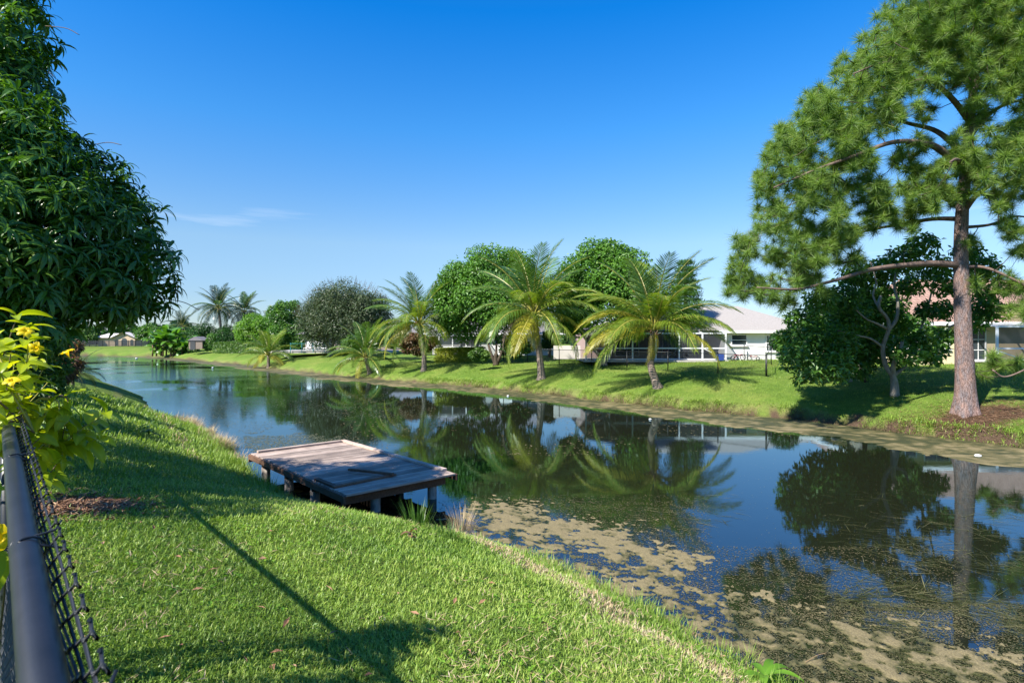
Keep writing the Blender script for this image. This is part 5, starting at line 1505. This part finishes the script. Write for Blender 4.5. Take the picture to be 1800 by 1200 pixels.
# shed beside the banana clump
sh = empty('shed', (-58, 106, .9), 'small grey roofed shed right of the banana clump', 'shed')
xs = (350 - 900) / F * 106
MB().box((xs, 106, 1.6), (2.5, 2.4, 1.6)).build('wall', M['palm_trunk'], sh)
mb = MB(); mb.add([(xs - 1.5, 104.6, 2.35), (xs, 104.6, 3.1), (xs + 1.5, 104.6, 2.35), (xs - 1.5, 107.6, 2.35), (xs, 107.6, 3.1), (xs + 1.5, 107.6, 2.35)], [(0, 1, 4, 3), (1, 2, 5, 4), (0, 2, 1), (3, 4, 5)]).build('roof', M['greyroof'], sh)
MB().box((xs - .5, 104.76, 1.5), (.9, .06, 1.7)).build('door', M['bronze'], sh)

# cream house with clay tile roof on the far right
HE = empty('house', (30, 37, .86), 'cream house with terracotta tile roof behind the pine', 'house')
MB().box((31.7, 42, 2.15), (12.6, 10, 2.9)).build('wall', M['cream'], HE)
MB().box((42, 40.5, 2.15), (7.9, 10, 2.9)).build('wall', M['cream'], HE)
def tile_roof(x0, x1, y0, y1, z0, z1, xr0, xr1, parent):
    """barrel tiles: real ridges and stepped courses, hip shaped"""
    cols = int((x1 - x0) / .07); rows = int(math.hypot(y1 - y0, z1 - z0) / .36)
    X, Y, Z = [], [], []; fs = []
    tt = []
    for j in range(rows): tt += [(j / rows, 1.0), ((j + .97) / rows, 0.0)]
    u = np.linspace(x0, x1, cols)
    V = []
    for t, s in tt:
        y = y0 + (y1 - y0) * t; z = z0 + (z1 - z0) * t
        lo = x0 + (xr0 - x0) * t; hi = x1 + (xr1 - x1) * t
        uu = np.clip(u, lo, hi)
        zz = z + .045 * np.abs(np.sin(uu * PI / .28)) + .045 * s
        V.append(np.c_[uu, uu * 0 + y, zz])
    n = len(tt); idx = np.arange(n * cols).reshape(n, cols)
    qd = np.stack([idx[:-1, :-1], idx[:-1, 1:], idx[1:, 1:], idx[1:, :-1]], -1).reshape(-1, 4)
    V = np.vstack(V) - np.array(origin_of(parent))
    return link('roof', np_mesh('roof', V, qd, M['terracotta']), parent)
tile_roof(24.6, 46.5, 36.2, 42, 3.55, 6.9, 28.5, 43, HE)
mb = MB(); mb.add([(24.6, 36.2, 3.5), (24.6, 48, 3.5), (28.5, 42, 6.85)], [(0, 2, 1)]); mb.build('side_roof', M['terracotta'], HE)
mb = MB(); mb.box((35.5, 36.22, 3.52), (21.8, .06, .22)); mb.box((24.62, 42, 3.52), (.05, 11.6, .2)); mb.box((35.5, 36.6, 3.45), (21.6, .75, .03)); mb.build('fascia', M['whitetrim'], HE)
window(HE, 27.6, 37, 1.9, 1.7, 1.3, (1, 1)); window(HE, 30.3, 37, 1.15, 1.0, 2.05, (1, 2)); window(HE, 25.9, 37, 1.9, .8, 1.0, (0, 1))
pe = cage('screen_enclosure', 29.5, 36.8, 34.6, 36.2, .88, 3.3, 3.5, 3, 'white framed screen porch on the cream house at the right edge')

for o in [o for o in bpy.data.objects if o not in _before_houses and o.parent is None]: o.location.z += CZ - 2.5     # garden level stands 2 m above the canal
# ---------------------------------------------------------------- black chain-link fence across the far lawn
fc = empty('chain_link_fence', on_ground(1262, 655), 'low black chain link fence crossing the far lawn behind the palms', 'fence')
fpx = [(1347, 661), (1262, 656), (1174, 650.5), (1102, 646.5), (1040, 643), (983, 640), (927, 636.5), (885, 634)]
FP = [on_ground(x, y, 1.5) for x, y in fpx]
fb = Vector((18.0, 39.5, 0)); fb2 = Vector((18.6, 45.6, 0))
for q in (fb, fb2): q.z = ground_z(q.x, q.y)
chain = [fb2, fb] + FP
for i, p in enumerate(chain):
    rad = .06 if i == 2 else .035
    po = MB(); po.tube([p - Vector((0, 0, .1)), p + Vector((0, 0, 1.24))], rad, 8); po.lathe(p + Vector((0, 0, 1.24)), [(rad * 1.2, 0), (rad, .03), (rad * .4, .05)], 8)
    po.build('post', M['blackfar'], fc)
for a_, b_ in zip(chain[:-1], chain[1:]):
    MB().tube([a_ + Vector((0, 0, 1.20)), b_ + Vector((0, 0, 1.20))], .022, 6).build('rail', M['blackfar'], fc)
    MB().add([a_ + Vector((0, 0, .03)), b_ + Vector((0, 0, .03)), b_ + Vector((0, 0, 1.18)), a_ + Vector((0, 0, 1.18))], [(0, 1, 2, 3)]).build('mesh_panel', M['fencemesh'], fc)

# ---------------------------------------------------------------- dock
DZ = .60
dc = at(445, 797, DZ), at(603, 775, DZ), at(793, 830, DZ), at(615, 871, DZ)
cen = sum(dc, Vector()) / 4
u = ((dc[3] - dc[0]).normalized() + (dc[2] - dc[1]).normalized()).normalized()      # along the long side, towards the viewer
vv_ = Vector((-u.y, u.x, 0))                                                          # across, away from the bank
if vv_.x < 0: vv_ = -vv_
LEN, WID = 5.48, 2.65
O = cen - u * LEN / 2 - vv_ * WID / 2
dock = empty('dock', O, 'small weathered wooden dock on short posts at the near bank', 'dock')
ang = math.atan2(vv_.y, vv_.x)
M['plank'] = wood_mat('weathered_planks', (.53, .42, .35), (.28, .21, .17), ang)
M['beam'] = wood_mat('damp_brown_timber', (.23, .13, .085), (.09, .05, .035), math.atan2(u.y, u.x))
M['pile'] = col_mat('dock_piles', (.42, .38, .33), (.12, .09, .08), rough=.9, scale=7, bump=.5, stretch=(1, 1, .4))
NP = 37; pw = LEN / NP
def W(a, b, c): return O + u * a + vv_ * b + Vector((0, 0, c))
rd = random.Random(4)
for i in range(NP):
    ex = rd.uniform(-.012, .012); th = .042
    mb = MB(); mb.box(W(pw * (i + .5), WID / 2 + ex, -th / 2 + rd.uniform(-.003, .003)), (WID - .02, pw - rd.uniform(.012, .022), th), ang + rd.uniform(-.003, .003), bev=.004)
    mb.build('plank', M['plank'], dock)
uang = math.atan2(u.y, u.x)
def ub(a0, a1, b, z, w, h, name='beam', mat='beam', lab=None):
    o = MB().box(W((a0 + a1) / 2, b, z), (a1 - a0, w, h), uang, bev=.005).build(name, M[mat], dock)
    if lab: o['label'] = lab
    return o
ub(.0, LEN, -.025, -.09, .045, .14, 'fascia_board'); ub(0, LEN, WID + .025, -.09, .045, .14, 'fascia_board')
ub(0, LEN - .35, WID - .06, .03, .12, .055, 'edge_board', 'plank'); ub(.12, LEN - .35, .7, -.14, .055, .18); ub(.12, LEN - .35, 1.9, -.14, .055, .18)
MB().box(W(.06, WID / 2, .03), (WID - .3, .12, .055), ang, bev=.005).build('edge_board', M['plank'], dock)
MB().box(W(-.028, WID / 2, -.13), (WID + .1, .05, .2), ang, bev=.005).build('fascia_board', M['beam'], dock)
for a in (.55, 2.1, 3.6, 5.0):
    for b_ in (.2, WID - .32):
        if a > 4.5 and b_ < 1: b_ = .9
        p = W(a, b_, 0)
        MB().tube([Vector((p.x, p.y, -.9)), Vector((p.x, p.y, -.08 + DZ))], .105, 10).build('post', M['pile'], dock)
    MB().box(W(a + .14, WID / 2, -.20), (WID - .14, .055, .18), ang).build('cross_beam', M['beam'], dock)
# loose boards lying on the dock
def loose(a0, b0, a1, b1, z, w, h, label):
    A, B = W(a0, b0, z), W(a1, b1, z + .0); mb = MB(); mb.bar(A, B, w, h); tag(mb.build('loose_board', M['beam']), label, 'board')
loose(4.84, .03, 4.72, 1.53, .024, .12, .045, 'dark loose board lying across the near end of the dock')
loose(3.80, .90, 4.86, 1.40, .074, .08, .05, 'short loose stick resting over the long dark board on the dock')
loose(3.96, .07, 4.78, .09, .024, .10, .045, 'short dark board lying along the bank side edge of the dock')

# ---------------------------------------------------------------- chain-link fence in the foreground
RD = Vector((-.907, 1, 0)).normalized()              # direction of the fence
RN = Vector((RD.y, -RD.x, 0))                        # towards the canal
R0 = Vector((.050, 0, 0))
RZ = CZ - .36
fence = empty('chain_link_fence', (R0 + RD * 1.0) + Vector((0, 0, 1.95)), 'black vinyl coated chain link fence right under the viewer at the lower left', 'fence')
def RP(s, n=0, z=0): return R0 + RD * s + RN * n + Vector((0, 0, z))
S0, S1 = -2.6, 12.2
MB().tube([RP(S0, 0, RZ), RP(2.4, 0, RZ + .0), RP(6, 0, RZ - .02), RP(S1, 0, RZ - .04)], .0215, 24).build('top_rail', M['black'], fence)
for s in (-.95, 1.95 + 1.55, 6.4, 9.3, S1):
    p = RP(s); z = ground_z(p.x, p.y)
    MB().tube([Vector((p.x, p.y, z - .1)), Vector((p.x, p.y, RZ - .015))], .024, 12).build('post', M['black'], fence)
# every wire zigzags down the mesh and hooks into its neighbours; the cut ends are twisted above the rail
def wire_mesh(flip, seed):
    r = random.Random(seed); pitch = .044; half = pitch / 2 + .003
    pts = []; z = .022; k = 0
    lean = .004
    # twisted end
    pts.append(Vector((flip * half * .2, .036 + lean + .003, z + .012)))
    pts.append(Vector((-flip * half * .35, .036 + lean + .006, z + .008)))
    while z > -1.16:
        sgn = flip if k % 2 == 0 else -flip
        n = .034 + max(0, z + .01) * .2 + min(0, z) * .05
        dz = .004
        pts.append(Vector((sgn * (half - .004), n + .0035, z + dz)))
        pts.append(Vector((sgn * half, n - .0035, z - dz)))
        z -= .022; k += 1
    mb = MB(); mb.tube(pts, .0023, 6)
    return mb.mesh('wire', M['black'])
WM = [wire_mesh(1, 1), wire_mesh(-1, 2)]
azw = math.atan2(RD.y, RD.x)
for i in range(265):
    s = .42 + i * .044
    o = link('wire', WM[i % 2], fence, RP(s, 0, RZ) - fence.location, (0, 0, azw + PI), (1, 1, 1))
# wire ties round the rail
for s in (.66, 1.30, 2.25, 3.3, 4.6, 6.0):
    pts = []
    for k in range(15):
        a = -.6 + k * (2 * PI - .4) / 14
        pts.append(RP(s + .002 * k, .0245 * math.sin(a) + (.004), RZ + .0245 * math.cos(a)))
    pts.append(RP(s + .045, .042, RZ + .018)); pts.append(RP(s + .06, .052, RZ + .03))
    pts.insert(0, RP(s - .015, .05, RZ + .0)); 
    MB().tube(pts, .0022, 6).build('tie', M['black'], fence)

# ---------------------------------------------------------------- yellow allamanda bush over the fence
AB = RP(3.75, -.25, 0); AB.z = ground_z(AB.x, AB.y)
alla = empty('flowering_shrub', AB, 'yellow green flowering shrub with trumpet flowers spilling over the foreground fence', 'shrub')
def al_leaf(seed, ln=1.0, w=.42):
    r = random.Random(seed); V = []; T = []; n = 6; p = Vector((0, 0, 0)); a = -.1
    pts = [p]
    for i in range(n):
        a += .17 + r.uniform(-.05, .05); p = p + Vector((math.cos(a), 0, -math.sin(a))) / n; pts.append(p)
    for i, q in enumerate(pts):
        t = i / n; ww = w * .5 * (math.sin(PI * min(.985, .05 + .93 * t ** .85)) ** .75)
        V += [q + Vector((0, -ww, ww * .32)), q + Vector((0, -ww * .5, ww * .1)), q, q + Vector((0, ww * .5, ww * .1)), q + Vector((0, ww, ww * .32))]
    for i in range(n):
        for s in range(4):
            b = i * 5 + s; T.append((b, b + 1, b + 6, b + 5))
    vv = [.45 + (.3 if k % 5 == 2 else 0) for k in range(len(V))]
    out = []
    for tone in (-.25, .0, .3):
        out.append(np_mesh('leaf', np.array([list(v) for v in V]), np.array(T), M['allamanda'], smooth=True, attrs={'v': np.clip(np.array(vv) + tone, 0, 1)}))
    return out
AL = [m for s in range(3) for m in al_leaf(s, 1, .40 + .05 * s)]
rb = random.Random(21)
nleaf = 0
tips = [(30,556,2.62),(52,575,2.6),(60,600,2.62),(20,615,2.55),(45,640,2.55),(75,650,2.65),(15,665,2.5),(55,690,2.55),(85,720,2.6),(20,710,2.45),(60,740,2.55),(185,725,2.7),(160,738,2.7),(172,770,2.7),(140,762,2.65),(110,770,2.6),(85,790,2.5),(75,832,2.45),(100,815,2.5),(95,760,2.6),(-10,650,2.3),(-25,720,2.2),(-30,600,2.5),(5,690,2.35),(40,720,2.5),(10,750,2.3),(-15,840,1.9),(-12,960,1.6),(-40,900,1.8),(120,740,2.65),(70,770,2.5),(35,665,2.75),(90,665,2.8),(60,705,2.8),(25,640,2.8)]
for ti, (px, py, Y) in enumerate(tips):
    tip = atY(px, py, Y + rb.uniform(-.08, .08))
    base = AB + Vector((rb.uniform(-.2, .2), rb.uniform(-.2, .2), rb.uniform(.15, .7)))
    if ti in (15, 16, 17): base = atY(70, 700, 2.6)
    if ti in (20, 21, 22): base = atY(60, 760, 2.5)
    mid = base.lerp(tip, .55) + Vector((rb.uniform(-.08, .08), 0, .1))
    P = spline([base, mid, tip], 14)
    mb = MB(); mb.tube(P, [.006 - .004 * i / (len(P) - 1) for i in range(len(P))], 5); mb.build('stem', M['rachis'] if ti % 3 else M['twig'], alla)
    total = 0; L = len(P); nodes = []
    acc = 0
    for j in range(L - 1, 0, -1):
        seg = (P[j] - P[j - 1]).length; acc += seg
        if not nodes or acc - nodes[-1][2] > .045: nodes.append((P[j], (P[j] - P[j - 1]).normalized(), acc))
        if acc > (.36 if ti % 2 else .26) or len(nodes) > 4: break
    for q, tg, ac in nodes:
        for k in range(3 if ac < .05 else 2):
            if nleaf > 298: break
            az = k * 2.09 + ac * 40 + rb.uniform(-.4, .4)
            side = tg.cross(Vector((math.cos(az), math.sin(az), .2))).normalized()
            d = (side * (1.0 if ac > .03 else .45) + tg * .55 + Vector((0, 0, .1))).normalized()
            m3 = d.to_track_quat('X', 'Z').to_matrix() @ Matrix.Rotation(rb.uniform(-.5, .5), 3, 'X')
            link('leaf', AL[rb.randrange(9)], alla, q - AB, m3.to_euler(), rb.uniform(.085, .135) * (1 if ac > .03 else .8)); nleaf += 1
def flower(px, py, Y, face, s, lab=None):
    """trumpet flower: tube and five broad lobes"""
    c = atY(px, py, Y - .22); s *= .93; ax = Vector(face).normalized(); q = ax.to_track_quat('Z', 'Y').to_matrix()
    mb = MB(); prof = [(.010, -1.0), (.05, -.9), (.07, -.6), (.14, -.42), (.24, -.2), (.30, -.02), (.40, .03)]
    sd = 15; vs = []
    for r_, z in prof:
        for k in range(sd): a = 2 * PI * k / sd; vs.append(c + q @ (Vector((r_ * math.cos(a), r_ * math.sin(a), z)) * s))
    mb.add(vs, [(i * sd + k, i * sd + (k + 1) % sd, (i + 1) * sd + (k + 1) % sd, (i + 1) * sd + k) for i in range(len(prof) - 1) for k in range(sd)], True)
    fo = mb.build('flower', M['petal'], alla)
    for p in range(5):
        pv = []; fcs = []
        a0 = 2 * PI * p / 5
        for i in range(6):
            t = i / 5; rr_ = .30 + .62 * t; wd = .62 * math.sin(PI * (.2 + .72 * t)) ** .8
            for j in range(5):
                aa = a0 + (j / 4 - .5) * wd / rr_ * 1.25
                pv.append(c + q @ (Vector((rr_ * math.cos(aa), rr_ * math.sin(aa), .0 + .06 * math.sin(t * 2.5) - .22 * t * t + .05 * (j / 4 - .5) + .05 * math.sin(j * 2 + p))) * s))
        for i in range(5):
            for j in range(4): b = i * 5 + j; fcs.append((b, b + 1, b + 6, b + 5))
        MB().add(pv, fcs, True).build('petal', M['petal'], fo)
    cal = MB(); cal.lathe(c, [(.001, 0)], 3)
    m = MB()
    e0 = c + q @ (Vector((0, 0, -1.0)) * s)
    m.tube([e0, e0 + q @ Vector((0, 0, -.35)) * s], [.05 * s, .03 * s], 6); m.build('calyx', M['rachis'], fo)
flower(44, 581, 2.5, (.5, -.45, .75), .036); flower(116, 617, 2.6, (-.35, -.25, 1), .036); flower(20, 668, 2.35, (.2, -.5, .9), .034); flower(62, 612, 2.62, (.3, -.9, -.1), .034)
flower(-4, 945, 1.45, (.7, -.6, .2), .034)

# ---------------------------------------------------------------- small plants on the near bank
def leafy_plant(base, n, L, W, mat, label, seed, cat='plant', name='plant', h=.3, el=(.2, 1.1)):
    r = np.random.default_rng(seed); root = empty(name, base, label, cat)
    mb = MB(); mb.tube([base - Vector((0, 0, .02)), base + Vector((.02, 0, h))], [.008, .004], 5); mb.build('stem', M['rachis'], root)
    for i in range(n):
        az = i * 2.4; e = r.uniform(*el); z = h * (.3 + .7 * i / n)
        V, T = [], []
        d = Vector((math.cos(az) * math.cos(e), math.sin(az) * math.cos(e), math.sin(e))); s = d.cross(Vector((0, 0, 1))).normalized()
        p = Vector((0, 0, z)); pts = [p]
        l = L * r.uniform(.7, 1.2)
        for k in range(6): d = (d + Vector((0, 0, -.24))).normalized(); pts.append(pts[-1] + d * l / 6)
        for k, q in enumerate(pts):
            w = W * .5 * math.sin(PI * min(.98, .08 + .9 * k / 6)) ** .8
            V += [q - s * w + Vector((0, 0, w * .4)), q, q + s * w + Vector((0, 0, w * .4))]
        for k in range(6):
            for j in (0, 1): b = k * 3 + j; T.append((b, b + 1, b + 4, b + 3))
        me = np_mesh('leaf', np.array([list(v) for v in V]), np.array(T), M[mat], smooth=True, attrs={'v': np.full(len(V), r.uniform(.2, .9))})
        link('leaf', me, root)
    return root
leafy_plant(on_ground(262, 775, 1.2), 14, .30, .085, 'mid', 'lone knee-high seedling with drooping leaves on the sunlit near bank', 1, h=.48)
pbm = on_ground(1345, 1203, .5)
leafy_plant(pbm, 9, .33, .085, 'lime', 'broad-leaved young mango seedling at the bottom edge beside the algae', 2, h=.10, el=(.5, 1.2))
leafy_plant(on_ground(722, 948, .4), 6, .14, .055, 'red', 'little reddish leafed weed by the near bank reeds', 3, h=.10)
def reed_clump(name, base, n, hgt, spread, mat, label, seed, width=.006, lean=.5):
    r = np.random.default_rng(seed)
    a = r.uniform(0, 6.28, n); q = spread * np.sqrt(r.random(n))
    x = base.x + np.cos(a) * q; y = base.y + np.sin(a) * q; z = np.maximum(terrain(x, y)[0], -.05)
    V, Fc, v = blades(x, y, z, hgt * r.uniform(.4, 1.1, n), np.full(n, width), np.clip(r.normal(.5, .25, n), 0, 1), lean, seed)
    o = link(name, np_mesh(name, V, Fc, M[mat], attrs={'v': v})); tag(o, label, 'reeds'); return o
reed_clump('dry_reeds', on_ground(812, 937, .12), 260, .58, .22, 'straw', 'clump of dry pinkish reeds at the water edge right of the dock', 5, .0065, .55)
reed_clump('green_reeds', on_ground(733, 925, .2), 100, .42, .2, 'mid', 'tuft of green reeds between the dock and the dry clump', 6, .011, .5)
reed_clump('green_reeds', on_ground(790, 950, .1), 70, .3, .17, 'mid', 'low green tuft left of the dry reed clump', 7, .010, .6)
# matted dry grass hanging over the bank left of the dock
M['roots'] = leaf_mat('dead_roots', (.05, .035, .025), (.12, .085, .055), (.24, .18, .11), rough=.9, trans=.05, tint=(1, 1, 1), spec=.1)
def bank_strip(P, y0, y1, n, hgt, w, mat, label, seed, off=(-.15, .35), name='bank_grass', lean=1.3, width=.008, side=-1, kind='stuff'):
    r = np.random.default_rng(seed)
    Q = P[(P[:, 1] > y0) & (P[:, 1] < y1)]
    T = np.gradient(Q, axis=0); T /= np.linalg.norm(T, axis=1)[:, None]
    j = r.integers(0, len(Q), n); o_ = r.uniform(*off, n) * side
    x = Q[j, 0] + T[j, 1] * o_ + r.normal(0, .12, n); y = Q[j, 1] - T[j, 0] * o_ + r.normal(0, .12, n)
    z, ins, ns, dn, df = terrain(x, y)
    cl = fbm(x * 1.1, y * 1.1, 3, seed)
    ok = (cl > .42) & (z > -.12); x, y, z, cl = x[ok], y[ok], np.maximum(z[ok], -.02), cl[ok]; n = len(x)
    V, Fc, v = blades(x, y, z, hgt * r.uniform(.4, 1.2, n) * np.clip((cl - .3) * 4, .3, 1.3), width * r.uniform(.7, 1.3, n), np.clip(r.normal(.5, .25, n), 0, 1), lean, seed)
    o = link(name, np_mesh(name, V, Fc, M[mat], attrs={'v': v})); tag(o, label, 'grass', None, kind); return o
bank_strip(NEAR, 16.3, 24, 9000, .46, .3, 'straw', 'matted dry grass hanging over the near bank left of the dock', 11, (-.2, .25), 'dry_bank_grass', width=.011)
bank_strip(NEAR, 12.4, 23, 9000, .32, .3, 'grass', 'taller green grass along the near waterline by the dock', 12, (-.05, .5), lean=.9, width=.012)
bank_strip(NEAR, 5, 12, 5200, .2, .3, 'grass', 'ragged grass tufts along the near waterline beside the algae', 13, (-.1, .25), lean=.9, width=.007)
bank_strip(NEAR, 5, 12, 3400, .19, .3, 'straw', 'dry grass stems along the near waterline beside the algae', 14, (-.2, .2), 'dry_bank_grass', width=.005)
bank_strip(FAR, 13.5, 48, 17000, .2, .3, 'grass', 'ragged green grass fringe on the eroded lip of the far bank', 15, (.0, .5), lean=1.2, width=.02, side=1)
bank_strip(FAR, 13.5, 43, 13000, .26, .3, 'roots', 'dead brown roots and grass hanging from the lip of the far bank', 16, (-.10, .16), 'dry_bank_grass', lean=1.9, width=.011, side=1)
# mulch under the shrub
n = 2600; r = np.random.default_rng(5)
x = MULCH_C.x + r.normal(0, .42, n) - .1; y = MULCH_C.y + r.normal(0, .30, n); z, *_ = terrain(x, y)
az = r.uniform(0, 6.28, n); D = np.c_[np.cos(az), np.sin(az), r.normal(0, .2, n)]
V, Fc = leaf_arrays(np.c_[x, y, z + .02], D, np.tile([0, 0, 1.], (n, 1)), r.uniform(.04, .16, n), r.uniform(.01, .035, n), .3)
tag(link('mulch', np_mesh('mulch', V, Fc, M['needle_litter'], attrs={'v': np.repeat(r.random(n), 4)})), 'patch of brown bark mulch and dead leaves beside the foreground shrub', 'mulch', None, 'stuff')

# ---------------------------------------------------------------- weed and litter on the water
M['weed'] = leaf_mat('water_weed', (.03, .038, .010), (.08, .085, .025), (.22, .20, .09), rough=.4, trans=.1, tint=(1, 1, 1))
def water_weed(n, boxes, L, W, label, seed, ang0=-.45, spread=.5, mat='weed'):
    r = np.random.default_rng(seed); xs, ys = [], []
    bi = r.integers(0, len(boxes), n)
    B = np.array(boxes)
    px = r.uniform(B[bi, 0], B[bi, 2]); py = r.uniform(B[bi, 1], B[bi, 3])
    Y = F * CZ / (py - HY); x = (px - 900) / F * Y; y = Y
    cl = fbm(x * 1.6, y * 1.6, 3, seed); ok = (cl > .47) & in_poly(x, y, POLY); x, y, cl = x[ok], y[ok], cl[ok]; n = len(x)
    az = ang0 + r.normal(0, spread, n) + (r.random(n) < .2) * r.uniform(0, 3, n)
    D = np.c_[np.cos(az), np.sin(az), r.normal(0, .004, n)]
    V, Fc = leaf_arrays(np.c_[x, y, np.full(n, .004) + r.uniform(0, .004, n)], D, np.tile([0, 0, 1.], (n, 1)), L * r.uniform(.3, 1.4, n), W * r.uniform(.6, 1.5, n), .05)
    o = link('water_weed', np_mesh('water_weed', V, Fc, M[mat], attrs={'v': np.repeat(np.clip(r.normal(.45, .28, n), 0, 1), 4)})); tag(o, label, 'water weed', None, 'stuff')
water_weed(2100, [(1270, 990, 1800, 1170), (1480, 900, 1800, 1060), (1400, 1040, 1800, 1180)], .6, .009, 'thin trailing strands of water weed at the lower right', 31)
water_weed(1100, [(1440, 860, 1800, 1000), (900, 870, 1300, 960)], .42, .009, 'sparse weed strands over the dark tree reflections', 32)
def flecks(n, boxes, s, label, seed, thr=.5, mat='weed', vb=.7, freq=.35):
    r = np.random.default_rng(seed); bi = r.integers(0, len(boxes), n); B = np.array(boxes)
    px = r.uniform(B[bi, 0], B[bi, 2]); py = r.uniform(B[bi, 1], B[bi, 3])
    Y = F * CZ / (py - HY); x = (px - 900) / F * Y; y = Y
    cl = fbm(x * freq, y * freq, 4, seed); ok = (cl > thr) & in_poly(x, y, POLY); x, y, Y = x[ok], y[ok], Y[ok]; n = len(x)
    k = s * 1.25 * (Y / 17) ** .6
    az = r.uniform(0, 6.28, n); D = np.c_[np.cos(az), np.sin(az), az * 0]
    V, Fc = leaf_arrays(np.c_[x, y, np.full(n, .005)], D, np.tile([0, 0, 1.], (n, 1)), k * r.uniform(.5, 1.6, n), k * r.uniform(.5, 1.2, n), .04)
    o = link('duckweed', np_mesh('duckweed', V, Fc, M[mat], attrs={'v': np.repeat(np.clip(r.normal(vb, .2, n), 0, 1), 4)})); tag(o, label, 'duckweed', None, 'stuff')
flecks(9000, [(330, 740, 640, 800), (430, 760, 600, 800)], .035, 'scattered yellowish duckweed beyond the dock', 41, .47)
flecks(7000, [(330, 650, 760, 735)], .04, 'grey green floating weed patches on the far reach of the canal', 42, .50, freq=.22, vb=.55)
flecks(1500, [(150, 628, 420, 680), (180, 660, 420, 720)], .04, 'pale floating weed patches where the canal bends left', 43, .50, freq=.2, vb=.8)
flecks(2600, [(560, 700, 1300, 960), (1300, 780, 1800, 1100)], .016, 'tiny leaves dotted over the open water', 44, .40, vb=.8)
flecks(9000, [(780, 870, 1240, 1010), (1150, 960, 1700, 1120)], .022, 'crumbs of algae drifting off the edge of the mat', 45, .42, mat='algae', vb=.6)
flecks(34000, [(760, 880, 1250, 1060), (1000, 960, 1500, 1190), (1300, 1060, 1800, 1200), (1300, 1060, 1800, 1200)], .024, 'dark olive specks of half sunken algae filling the gaps of the near mat', 47, .36, mat='algae', vb=.25, freq=.9)
flecks(5000, [(600, 655, 1800, 800)], .05, 'crumbs of algae drifting off the far bank strip', 46, .5, mat='algae', vb=.6)
lab = ['white foam float on the algae strip near the pine reflection', 'white litter on the far bank algae right of centre', 'tiny white float on the far reach near the yellowish palm', 'tiny white float by the banana clump reflection', 'white float lying near the middle of the far algae strip']
for i, (px, py, s) in enumerate([(1719, 802, .07), (1143, 737, .05), (374, 646, .09), (240, 630, .16), (893, 696, .06)]):
    s *= 1.4; p = at(px, py, .01); mb = MB(); mb.lathe(p + Vector((0, 0, -.01)), [(s * .5, 0), (s, s * .25), (s * .9, s * .6), (s * .5, s * .8)], 10); tag(mb.build('float', M['foam']), lab[i], 'float')
# leaf litter and a driftwood stick on the raft
st = MB(); a_, b_ = at(1416, 1163, .02), at(1455, 1146, .035); st.tube(spline([a_, a_.lerp(b_, .5) + Vector((0, 0, .02)), b_], 4), .004, 5); tag(st.build('stick', M['straw']), 'pale dry stick lying on the algae near the bottom edge', 'stick')
# sprinkler box and stone by the shrubs on the far lawn
p = on_ground(819, 632, 1.8); tag(MB().box(p + Vector((0, 0, .18)), (.2, .2, .42), bev=.03).build('valve_box', M['foam']), 'little white utility post on the far lawn', 'utility post')
p = on_ground(808, 631, 1.8); tag(MB().box(p + Vector((0, 0, .22)), (.5, .35, .5), .3, bev=.06).build('garden_stone', M['stone']), 'grey block on the lawn beside the white utility post', 'stone')

# dead leaves and broad-leaved weeds in the turf
def lawn_bits(n, L, W, mat, label, seed, name, vb, thr=.5, el=.15):
    r = np.random.default_rng(seed); rad = 1.8 * (16 / 1.8) ** r.random(n); a = np.radians(r.uniform(-46, 40, n))
    x, y = rad * np.sin(a), rad * np.cos(a); z, ins, ns, dn, df = terrain(x, y)
    ok = ns & ~ins & (fbm(x * 1.2, y * 1.2, 3, seed) > thr); x, y, z = x[ok], y[ok], z[ok]; n = len(x)
    az = r.uniform(0, 6.28, n); D = np.c_[np.cos(az), np.sin(az), r.normal(el, .2, n)]
    V, Fc = leaf_arrays(np.c_[x, y, z + r.uniform(.03, .055, n)], D, np.tile([0, 0, 1.], (n, 1)) + r.normal(0, .3, (n, 3)), L * r.uniform(.5, 1.5, n), W * r.uniform(.6, 1.4, n), .3)
    tag(link(name, np_mesh(name, V, Fc, M[mat], attrs={'v': np.repeat(np.clip(r.normal(vb, .25, n), 0, 1), 4)})), label, None, None, 'stuff')
lawn_bits(380, .07, .025, 'needle_litter', 'brown fallen leaves scattered over the near lawn', 3, 'leaf_litter', .5, .45)
lawn_bits(9000, .035, .022, 'lime', 'clover and small weeds among the near grass', 4, 'weeds', .7, .52)
lawn_bits(14000, .07, .006, 'straw', 'dry straw coloured blades among the near grass', 5, 'dry_blades', .5, .50, .4)
_t = sum(len(o.data.polygons) for o in bpy.data.objects if o.type == 'MESH')
_u = sum(sum(len(p.vertices) - 2 for p in me.polygons) if len(me.polygons) < 3000 else len(me.polygons) * (len(me.polygons[0].vertices) - 2) for me in bpy.data.meshes)
print('POLYS', _t, 'UNIQUE TRIS', _u, 'tufts', len(tufts))
